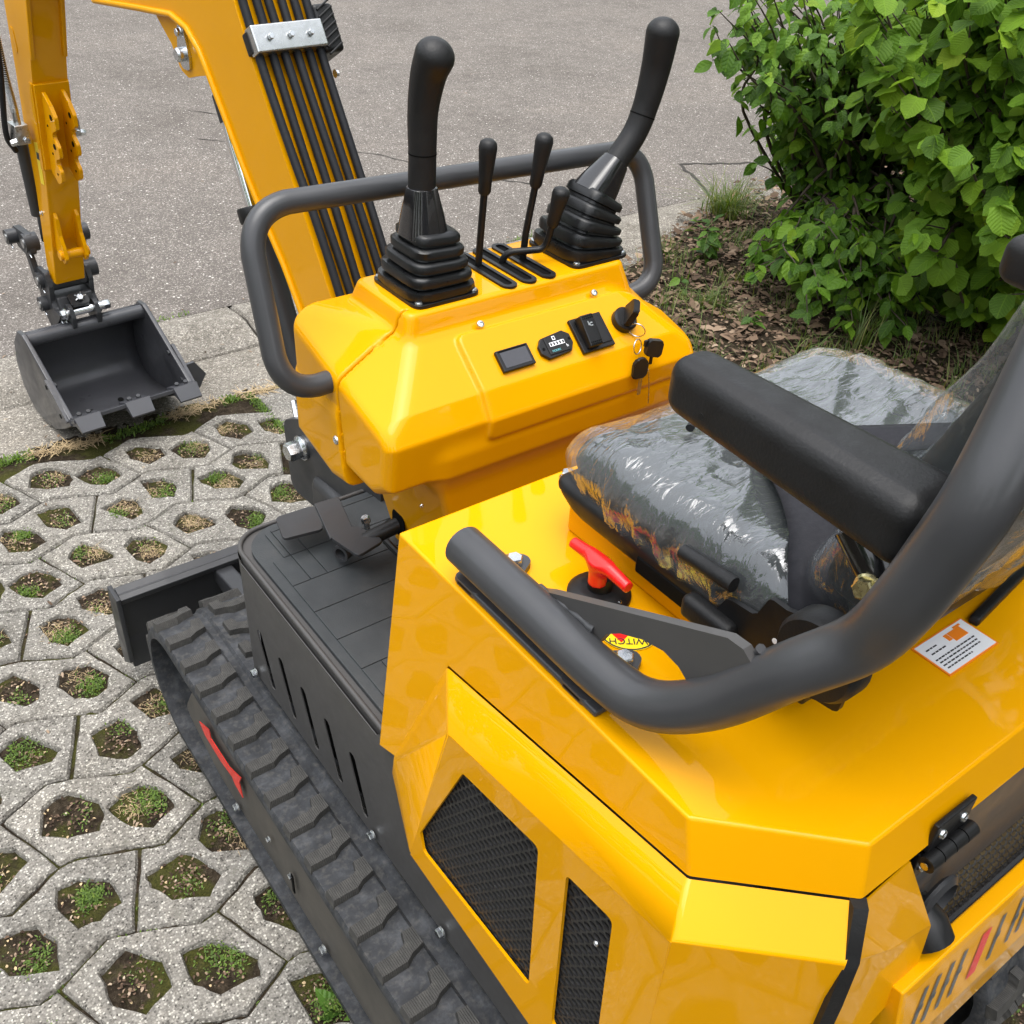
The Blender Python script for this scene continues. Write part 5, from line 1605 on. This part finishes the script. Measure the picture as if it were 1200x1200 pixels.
def wrinkle(P, g):
    x, y, z = P.T
    up = np.clip(g[:, 2], 0, 1); side = 1 - up
    # long sweeping folds on top, gathered puckers along the lower rim
    def ridge(a, p=2.0): return (1 - np.abs(a)) ** p
    w1 = ridge(vnoise(x * 5 + y * 5, y * 13 - x * 9, z * 4), 3.2)
    w2 = ridge(vnoise(x * 26 + y * 10 + 9, y * 34 - x * 14, z * 10 + 3), 3)
    ang = np.arctan2(y - .535, x - .05)
    w3 = ridge(vnoise(ang * 9, z * 7, ang * 0 + 2.), 2)
    w4 = ridge(vnoise(ang * 22 + 5, z * 22, ang * 0 + 7.), 2)
    d = .004 + up * (.0085 * w1 + .0024 * w2) + side * (.0075 * w3 + .0035 * w4) * np.clip((1.10 - z) / .05, .1, 1.3)
    low = np.clip((1.045 - z) / .04, 0, 1)
    d -= low * .006
    return P + g * d[:, None]
film = sdf_mesh('plastic_cover', lambda x, y, z: np.maximum(cushion(x, y, z) - .003, 1.018 - z), (-.24, .29, .985), (.33, .82, 1.15), .0042, wrinkle)
# the bag is open underneath
bm = bmesh.new(); bm.from_mesh(film)
bmesh.ops.delete(bm, geom=[f for f in bm.faces if f.calc_center_median().z < 1.022], context='FACES'); bm.to_mesh(film); bm.free()
link('plastic_cover', film, M['film'], seat)
# backrest with its bag
def back_sdf(x, y, z, g=0.0):
    yy = y - (.328 - (z - 1.27) * .37)
    dx = np.abs(x - .02) - (.190 + .012 * np.clip((z - 1.1) / .3, 0, 1) - .06); dz = np.abs(z - 1.33) - (.24 - .06)
    d2 = np.sqrt(np.maximum(dx, 0) ** 2 + np.maximum(dz, 0) ** 2) + np.minimum(np.maximum(dx, dz), 0) - .06
    return smax(d2, np.abs(yy + .045) - .042, .035) - g
link('backrest', sdf_mesh('backrest', back_sdf, (-.22, .12, 1.06), (.25, .47, 1.62), .009), M['vinyl'], seat)
def wr2(P, g):
    x, y, z = P.T
    r = (1 - np.abs(vnoise(x * 14 + z * 6, y * 20, z * 9 - x * 4))) ** 3
    return P + g * (.003 + .009 * r)[:, None]
link('plastic_cover', sdf_mesh('plastic_cover', lambda x, y, z: back_sdf(x, y, z, .008), (-.25, .08, 1.04), (.28, .50, 1.65), .008, wr2), M['film_back'], seat)
# armrests
def arm_sdf(cx, y0, y1, zt, wid=.031):
    def f(x, y, z):
        t = (y - y0) / (y1 - y0)
        w = wid + .006 - .012 * np.clip(t, 0, 1)
        dx = np.abs(x - cx) - (w - .019); dz = np.abs(z - (zt - .031 + .003 * t)) - (.031 - .003 * t - .019); dy = np.abs(y - (y0 + y1) / 2) - ((y1 - y0) / 2 - .019)
        q = np.sqrt(np.maximum(dx, 0) ** 2 + np.maximum(dy, 0) ** 2 + np.maximum(dz, 0) ** 2) + np.minimum(np.maximum(dx, np.maximum(dy, dz)), 0) - .019
        pl = (y - y1) * .62 - (z - (zt - .045)) * .785       # undercut nose
        q = smax(q, pl - .012, .015)
        groove = np.abs(np.abs(x - cx) - (w - .010)) + np.abs(z - zt) - .003
        return smax(q, -groove, .004)
    return f
arm = link('armrest', sdf_mesh('armrest', arm_sdf(-.212, .266, .528, 1.292), (-.26, .25, 1.20), (-.15, .61, 1.31), .0038), M['pad'], seat)
link('armrest', sdf_mesh('armrest', arm_sdf(.303, .272, .532, 1.300), (.25, .25, 1.21), (.36, .57, 1.32), .006), M['pad'], seat)
MB().lathe([(.003, 0), (.003, .0006), (0, .0006)], (-.2455, .47, 1.262), -XA, 10).build('mould_mark', M['black'], arm)
mb = MB(); mb.tube(catmull([(-.205, .330, 1.222), (-.205, .300, 1.195), (-.197, .290, 1.170), (-.190, .296, 1.140)], 6), [.019] * 19, 16); br = mb.build('armrest_bracket', M['blackgloss'], seat, 60)
hexbolt((-.224, .296, 1.192), V(-1, -.1, .25), .016, br, 'zincy')
mb = MB(); mb.prism(round_poly([(.300, 1.03), (.43, 1.01), (.452, 1.035), (.440, 1.062), (.405, 1.066), (.395, 1.095), (.375, 1.095), (.295, 1.12)], .006), (-.196, 0, 0), YA, ZA, XA, .006, .001); mech = mb.build('recliner_plate', M['black'], seat)
mb = MB(); mb.lathe([(.0, -.016), (.038, -.016), (.042, -.010), (.042, .010), (.0, .010)], (-.203, .325, 1.086), XA, 36); mb.build('recliner_cover', M['pad'], mech, 40)
MB().lathe([(.003, 0), (.003, .0006), (0, .0006)], (-.203, .374, 1.062), -XA, 10).build('rivet_hole', M['white'], mech)
mb = MB(); mb.cyl((-.190, .508, 1.070), (-.190, .440, 1.075), .0080, 16); mb.build('recliner_lever', M['pad'], mech)
mb = MB(); mb.box((-.200, .452, 1.028), (.022, .065, .028), None, .008, 3); mb.build('slide_handle', M['pad'], mech)
MB().box((-.170, .40, 1.010), (.03, .12, .03), None, .004).build('slide_block', M['black'], mech)
MB().box((-.172, .52, 1.000), (.012, .12, .022), None, .003).build('slide_rail', M['floor_dark'], mech)
# lap belt lying on the bag
def belt(pts, nrm, w, name):
    p = catmull(pts, 6); rows = []
    for i, q in enumerate(p):
        t = (p[min(i + 1, len(p) - 1)] - p[max(i - 1, 0)]).normalized(); s = Vector(nrm).cross(t).normalized()
        rows.append([q - s * w + Vector((0, 0, -.004)), q - s * w * .5, q, q + s * w * .5, q + s * w + Vector((0, 0, -.004))])
    o = MB().grid(rows).build(name, M['belt'], seat, 180)
    md = o.modifiers.new('solid', 'SOLIDIFY'); md.thickness = .003
    return o
belt([(-.176, .350, 1.080), (-.155, .378, 1.112), (-.110, .42, 1.124), (-.06, .48, 1.120), (-.02, .55, 1.116), (.01, .63, 1.114)], (0, 0, 1), .027, 'seat_belt')
belt([(.24, .40, 1.128), (.16, .455, 1.122), (.09, .50, 1.118), (.03, .535, 1.118), (-.02, .56, 1.123)], (0, 0, 1), .026, 'seat_belt')
MB().tube([(-.075, .625, 1.114), (-.018, .652, 1.122), (.02, .668, 1.118)], .005, 8).build('buckle_bar', M['black'], seat)
MB().box((-.008, .585, 1.124), (.052, .085, .012), Matrix.Rotation(-.25, 3, 'Z'), .004).build('belt_buckle', M['belt'], seat)
# ---------------------------------------------------------------- boom, stick and bucket (boom swung a little to the left)
BA = math.radians(4.5); BP = V(-.02, 1.5, 0); BD = V(-math.sin(BA), math.cos(BA), 0); BR = V(math.cos(BA), math.sin(BA), 0)
def bf(o, s, z): return BP + BR * o + BD * s + ZA * z
def bprism(mb, poly, o0, o1, bev=.002): return mb.prism(poly, BP + BR * o0, BD, ZA, BR, o1 - o0, bev)
top = [(-.155, .70), (-.024, .942), (.036, 1.049), (.097, 1.150), (.161, 1.259), (.216, 1.362), (.262, 1.44), (.33, 1.505), (.42, 1.54), (.60, 1.53), (.95, 1.45), (1.30, 1.36)]
bot = [(1.33, 1.29), (1.05, 1.265), (.812, 1.272), (.60, 1.292), (.457, 1.304), (.40, 1.292), (.360, 1.262), (.336, 1.230), (.294, 1.170), (.241, 1.091), (.175, 1.004), (.125, .945), (.077, .874), (.027, .808), (-.04, .70), (-.09, .66)]
mb = MB(); bprism(mb, top + bot, -.058, .076, .003)
boom = mb.build('boom', M['yellow_cast'], EX, 30)
# lower flange bead along the underside
fl = [bf(-.060, s, z) for s, z in bot[2:14]]
MB().tube(fl, .006, 8).build('flange_bead', M['yellow_cast'], boom, 80)
# cylinder ears
for o in (-.045, .031):
    bprism(MB(), round_poly([(.575, 1.300), (.505, 1.245), (.480, 1.205), (.450, 1.196), (.420, 1.205), (.345, 1.222), (.38, 1.300)], .010), o, o + .014, .002).build('cylinder_ear', M['yellow_cast'], boom)
mb = MB(); pl = round_poly([(.430, 1.212), (.462, 1.212), (.472, 1.235), (.458, 1.290), (.438, 1.290), (.426, 1.235)], .014); bprism(mb, pl, -.051, -.0455, .001); kp = mb.build('pin_keeper', M['zinc'], boom)
MB().lathe([(.013, 0), (.013, .010), (.010, .014), (0, .014)], bf(-.051, .449, 1.238), -BR, 20).build('pin', M['zinc'], kp)
hexbolt(bf(-.051, .448, 1.276), -BR, .013, kp)
# boom cylinder
ct, cb = bf(0, .458, 1.240), bf(0, .132, .51)
cd = (cb - ct); 
MB().cyl(ct + cd * .05, ct + cd * .40, .0125, 20).build('cylinder_rod', M['chrome'], boom)
cyl = MB().cyl(ct + cd * .38, cb, .025, 24).build('boom_cylinder', M['charcoal'], EX)
MB().lathe([(.030, 0), (.032, .004), (.032, .026), (.030, .03)], ct + cd * .36, cd, 24).build('gland', M['black'], cyl)
MB().lathe([(.0145, 0), (.0145, .05)], ct + cd * .10, cd, 16).build('rod_eye', M['charcoal'], cyl)
MB().tube([bf(-.03, .19, .62), bf(-.045, .15, .58), bf(-.05, .10, .56)], .008, 8).build('port_fitting', M['zinc'], cyl)
# swing bracket with bolts
mb = MB(); bprism(mb, round_poly([(-.20, .46), (.13, .46), (.14, .62), (.06, .66), (-.03, .72), (-.20, .72)], .02), -.085, -.070, .003); bprism(mb, round_poly([(-.20, .46), (.13, .46), (.14, .62), (.06, .66), (-.03, .72), (-.20, .72)], .02), .070, .085, .003)
mb.box((-.02, 1.42, .40), (.20, .22, .30), None, .02)
sb = mb.build('swing_bracket', M['charcoal'], EX)
hexbolt(bf(-.088, .070, .590), -BR, .034, sb, h=.028); hexbolt(bf(-.086, .015, .660), -BR, .022, sb)
MB().lathe([(.026, 0), (.026, .004), (.018, .004)], bf(-.0855, .070, .590), -BR, 24).build('washer', M['zinc'], sb)
# hoses along the back of the boom
nu = V(0, 0, 0) + BD * -.869 + ZA * .494         # outward from the rear face
def rear(s): # z on rear face by s
    for (a, b) in zip(top[:-1], top[1:]):
        if a[0] <= s <= b[0]: return a[1] + (b[1] - a[1]) * (s - a[0]) / (b[0] - a[0])
    return top[-1][1]
hs = [-.13, -.024, .036, .097, .161, .216, .262, .33, .42, .60]
for k in range(6):
    o = -.048 + k * .0225 + (.002 if k >= 3 else 0)
    pts = []
    for i, s in enumerate(hs):
        w = .0012 * math.sin(k * 2.1 + i * 1.3)
        oo = o + w
        pts.append(bf(oo, s, rear(s)) + nu * (.013 + .002 * math.sin(k * 1.7 + i)))
    MB().tube(catmull(pts, 6), .0074, 12).build('hydraulic_hose', M['hose'], boom, 80)
# hose clamp
cc = bf(.008, .184, rear(.184)) + nu * .014
CR = Matrix((BR, nu.cross(BR), nu)).transposed()
clamp = MB().box(cc + nu * .004, (.134, .044, .026), CR, .003).build('hose_clamp', M['steel'], boom)
for k in (-1, 0, 1):
    hexbolt(cc + nu * .019 + BR * .038 * k, nu, .009, clamp, flange=False, h=.006)
MB().box(cc - nu * .008, (.138, .036, .020), CR, .003).build('clamp_base', M['black'], clamp)
lamp = MB().box(bf(.090, .205, 1.300), (.040, .080, .085), CR, .008, 3).build('work_lamp', M['black'], boom)
for k in range(7):
    MB().box(bf(.090, .205, 1.300) + nu * .0435 + (nu.cross(BR)) * (-.036 + k * .012), (.034, .0035, .005), CR @ Matrix.Rotation(.5, 3, 'Z'), .001).build('cooling_fin', M['black'], lamp)
hexbolt(bf(.085, .150, 1.25), BR, .010, boom)
MB().box(bf(-.04, -.03, .905) + nu * .01, (.028, .036, .012), CR, .002).build('hose_bracket', M['steel'], boom)

# ---------------------------------------------------------------- stick
rearE = [(1.200, 1.345), (1.263, 1.200), (1.345, .995), (1.403, .767), (1.539, .392)]
frontE = [(1.575, .392), (1.585, .44), (1.512, .694), (1.484, .881), (1.452, 1.017), (1.420, 1.179), (1.40, 1.36)]
SO0, SO1 = -.052, .036
stick = bprism(MB(), rearE + frontE, SO0, SO1, .004).build('stick', M['yellow_cast'], EX, 30)
# raised side rails and plate
for o in (SO0 - .001, SO1 - .009):
    bprism(MB(), [(1.2285, 1.27), (1.2545, 1.20), (1.3105, 1.06), (1.326, 1.062), (1.275, 1.20), (1.246, 1.28)], o, o + .010, .002).build('edge_strip', M['yellow_cast'], stick)
bprism(MB(), round_poly([(1.345, 1.000), (1.402, .767), (1.420, .767), (1.365, 1.0)], .004), SO0 - .003, SO1 + .003, .001).build('mount_plate', M['yellow_cast'], stick)
bprism(MB(), [(1.335, .998), (1.352, .925), (1.376, .845), (1.392, .770), (1.405, .770), (1.37, .90), (1.35, 1.0)], SO0, SO1, .002).build('back_plate', M['yellow_cast'], stick)
ear = [(1.338, .985), (1.300, .955), (1.280, .928), (1.284, .898), (1.318, .884), (1.322, .872), (1.298, .850), (1.302, .822), (1.334, .811), (1.338, .800), (1.318, .782), (1.326, .755), (1.352, .742), (1.398, .770)]
for o in (-.038, .010):
    e_ = bprism(MB(), round_poly(ear, .008, 3), o, o + .010, .002).build('thumb_ear', M['yellow_cast'], stick)
    for (s, z) in ((1.303, .925), (1.322, .848), (1.342, .772), (1.340, .897), (1.346, .825)):
        MB().lathe([(.0075 if z in (.925, .848, .774) else .003, 0), (.0075 if z in (.925, .848, .774) else .003, .0012), (0, .0012)], bf(o - .0002, s, z), -BR, 14).build('pin_hole', M['floor_dark'], e_)
MB().prism(round_poly([(1.40, 1.06), (1.425, 1.06), (1.425, 1.12), (1.40, 1.12)], .02), BP + BR * (SO0 - .0015), BD, ZA, BR, .003).build('access_hole', M['yellow_cast'], stick)
# lower ears and cross tube
for o in (-.042, .016):
    bprism(MB(), round_poly([(1.452, .640), (1.440, .62), (1.442, .57), (1.430, .535), (1.425, .505), (1.445, .485), (1.475, .500), (1.50, .53)], .008, 3), o, o + .010, .002).build('lower_ear', M['yellow_cast'], stick)
MB().cyl(bf(-.050, 1.450, .512), bf(.034, 1.450, .512), .0135, 20).build('cross_tube', M['yellow_cast'], stick)
# warning sticker and grease nipple
MB().prism([(0, 0), (.03, -.005), (.05, -.12), (.025, -.12)], BP + BR * (SO0 - .0012) + BD * 1.405 + ZA * .84, BD, ZA, BR, .0008).build('warning_sticker', M['yellowprint'], stick)
MB().prism([(.008, -.03), (.028, -.03), (.034, -.05), (.014, -.05)], BP + BR * (SO0 - .0018) + BD * 1.405 + ZA * .84, BD, ZA, BR, .0006).build('sticker_print', M['ink'], stick)
hexbolt(bf(SO0, 1.51, .62), -BR, .010, stick)
# hydraulic blocks with sprung hoses
for o, sgn in ((SO0 - .030, -1), (SO1 + .014, 1)):
    bk = MB().box(bf(o, 1.440, .862), (.036, .055, .050), Matrix.Rotation(BA, 3, 'Z'), .003).build('hose_block', M['steel'], stick)
    hexbolt(bf(o + sgn * .016, 1.425, .845), BR * sgn + ZA * -.2, .016, bk, flange=False, h=.016)
    hexbolt(bf(o, 1.400, .855), -BD, .014, bk, flange=False, h=.014)
    pth = catmull([bf(o, 1.440, .885), bf(o, 1.440, .935), bf(o - .006, 1.425, 1.0), bf(o - .012, 1.40, 1.10), bf(o - .02, 1.37, 1.2)], 10)
    MB().tube(pth[:9], .0095, 12).build('hose_fitting', M['steel'], bk, 60)
    sp = MB(); hp = pth[6:]
    sp.tube(hp, .0075, 10); sp.build('sprung_hose', M['hose'], bk, 60)
    coil = []
    for i in range(len(hp) - 1):
        for q in range(16):
            t = q / 16; c = hp[i].lerp(hp[i + 1], t); a = 2 * math.pi * (i * 16 + q) / 8
            d = (hp[i + 1] - hp[i]).normalized(); u = d.orthogonal().normalized(); w = d.cross(u)
            coil.append(c + (u * math.cos(a) + w * math.sin(a)) * .0090)
    MB().tube(coil, .0011, 5).build('spring_guard', M['steel'], bk, 80)
MB().tube(catmull([bf(-.115, 1.30, 1.20), bf(-.118, 1.36, 1.02), bf(-.110, 1.46, .86), bf(-.085, 1.50, .80)], 8), .0075, 10).build('pilot_hose', M['hose'], stick, 80)
MB().cyl(bf(-.065, 1.505, .83), bf(-.05, 1.565, .60), .017, 16).build('bucket_cylinder', M['charcoal'], stick)
MB().cyl(bf(-.03, 1.55, .80), bf(-.02, 1.62, .50), .020, 16).build('bucket_cylinder', M['charcoal'], stick)

# ---------------------------------------------------------------- linkage and quick hitch
lk = MB()
for o in (-.088, .060):
    lk.prism(round_poly([(1.60, .535), (1.71, .530), (1.725, .495), (1.70, .470), (1.64, .462), (1.585, .475)], .018), BP + BR * o, BD, ZA, BR, .020, .003)
linkage = lk.build('bucket_linkage', M['charcoal'], EX)
for (o, s, z, r, l) in ((-.118, 1.690, .505, .022, .045), (-.095, 1.615, .505, .028, .04), (.060, 1.615, .505, .026, .035), (-.085, 1.60, .392, .025, .04), (.050, 1.585, .405, .028, .038), (-.094, 1.60, .318, .022, .05)):
    b = MB().lathe([(r * .55, .002), (r, 0), (r, l), (r * .55, l)], bf(o, s, z), BR, 22).build('pin_boss', M['charcoal'], linkage)
    MB().lathe([(r * .5, -.002), (r * .5, .01), (0, .01)], bf(o, s, z), BR, 14).build('pin_end', M['steel'], b)
    MB().tube([bf(o + .008, s - r * 1.0, z - r * 1.3), bf(o + .008, s, z - r * .6)], .0022, 6).build('lynch_pin', M['zinc'], b)
bprism(MB(), round_poly([(1.655, .49), (1.68, .485), (1.645, .37), (1.615, .38)], .01), -.080, -.064, .002).build('side_link', M['charcoal'], linkage)
hi = MB()
for o in (-.072, .048):
    hi.prism(round_poly([(1.630, .425), (1.560, .425), (1.545, .385), (1.560, .335), (1.545, .315), (1.500, .312), (1.515, .295), (1.60, .22), (1.655, .28)], .010), BP + BR * o, BD, ZA, BR, .014, .003)
hi.prism([(1.52, .300), (1.60, .300), (1.60, .355), (1.54, .350)], BP + BR * -.058, BD, ZA, BR, .106, .004)
hitch = hi.build('quick_hitch', M['charcoal'], EX)
MB().cyl(bf(-.06, 1.575, .382), bf(.05, 1.575, .382), .020, 20).build('hitch_pin', M['charcoal'], hitch)
MB().prism(round_poly([(-.028, -.020), (.028, -.020), (.028, .020), (-.028, .020)], .006), bf(-.004, 1.520, .338), BR, BD * .8 + ZA * .6, (BR.cross(BD * .8 + ZA * .6)), .012, .002).build('lock_plate', M['black'], hitch)
hexbolt(bf(-.002, 1.510, .350), BD * -.7 + ZA * .7, .018, hitch, flange=False)
for a in range(5):
    MB().tube([bf(-.002, 1.508, .356), bf(-.002 + .018 * math.cos(a * 1.3), 1.505, .356 + .014 * math.sin(a * 1.3))], .0016, 6).build('split_pin', M['zinc'], hitch)

# ---------------------------------------------------------------- bucket
sidep = [(1.475, .266), (1.500, .282), (1.540, .278), (1.600, .222), (1.632, .14), (1.625, .070), (1.590, .022), (1.540, .001), (1.470, .001), (1.390, .018), (1.300, .062), (1.225, .108), (1.230, .125)]
bw = .190
bk_ = MB()
for o in (-bw, bw - .010): bk_.prism(sidep, BP + BR * o, BD, ZA, BR, .010, .0015)
shellp = [(1.520, .278), (1.575, .236), (1.610, .17), (1.620, .10), (1.600, .045), (1.555, .014), (1.480, .010), (1.395, .026), (1.305, .068), (1.215, .118)]
sm = catmull([(p[0], p[1], 0) for p in shellp], 4)
ro = [[bf(o, p.x, p.y) for p in sm] for o in [-bw + .008 + (2 * bw - .016) * k / 8 for k in range(9)]]
bk_.grid(ro)
bucket = bk_.build('bucket', M['bucket'], EX, 40)
md = bucket.modifiers.new('solid', 'SOLIDIFY'); md.thickness = .006; md.offset = 0
MB().cyl(bf(-bw + .01, 1.512, .258), bf(bw - .01, 1.512, .258), .021, 22).build('top_tube', M['bucket'], bucket)
MB().prism([(1.190, .130), (1.250, .100), (1.255, .110), (1.192, .142)], BP + BR * (-bw), BD, ZA, BR, 2 * bw, .0015).build('cutting_edge', M['bucket'], bucket)
for o in (-.150, .0, .150):
    MB().loft([[bf(o - .038, 1.245, .094), bf(o + .038, 1.245, .094), bf(o + .038, 1.245, .124), bf(o - .038, 1.245, .124)],
               [bf(o - .037, 1.192, .120), bf(o + .037, 1.192, .120), bf(o + .037, 1.192, .146), bf(o - .037, 1.192, .146)],
               [bf(o - .034, 1.160, .108), bf(o + .034, 1.160, .108), bf(o + .034, 1.158, .114), bf(o - .034, 1.158, .114)]]).build('tooth', M['bucket'], bucket)
    for q in (-.014, .014): hexbolt(bf(o + q, 1.222, .136), ZA * .87 - BD * .3, .013, bucket, 'charcoal', flange=False)
for o, sg in ((-bw - .010, -1), (bw, 1)):
    MB().prism(round_poly([(1.225, .118), (1.275, .095), (1.360, .155), (1.372, .190), (1.350, .205), (1.300, .175)], .006), BP + BR * o, BD, ZA, BR, .010, .0015).build('side_cutter', M['bucket'], bucket)
    for (s, z) in ((1.345, .182), (1.272, .120)):
        hexbolt(bf(o + (.020 if sg < 0 else -.010), s, z), -BR * sg, .015, bucket, 'charcoal', flange=False)
        MB().lathe([(.0075, 0), (.0075, .001), (0, .001)], bf(o if sg < 0 else o + .010, s - .0, z - .0), BR * sg, 14).build('bolt_hole', M['floor_dark'], bucket)
MB().prism(round_poly([(.196, .148), (.235, .150), (.268, .100), (.240, .055), (.190, .10)], .003), BP + BD * 1.30 , BR, ZA, BD, .010, .001).build('side_wing', M['bucket'], bucket)
for o in (-.045, .032):
    MB().prism(round_poly([(1.490, .262), (1.545, .262), (1.545, .315), (1.520, .338), (1.495, .330), (1.482, .300)], .014), BP + BR * o, BD, ZA, BR, .013, .002).build('bucket_ear', M['charcoal'], bucket)
MB().cyl(bf(-.06, 1.510, .310), bf(.062, 1.510, .310), .0125, 20).build('bucket_pin', M['chrome'], bucket)
hexbolt(bf(.060, 1.510, .310), BR, .026, bucket, flange=False, h=.022); hexbolt(bf(-.052, 1.510, .310), -BR, .026, bucket, h=.012); hexbolt(bf(-.050, 1.53, .275), -BR, .020, bucket, h=.012)
for (o, s) in ((-.075, 1.40), (.030, 1.43)):
    MB().lathe([(.009, 0), (.009, .0012), (0, .0012)], bf(o, s, .0315 if s < 1.42 else .0245), ZA - BD * .25, 16).build('drain_hole', M['floor_dark'], bucket)
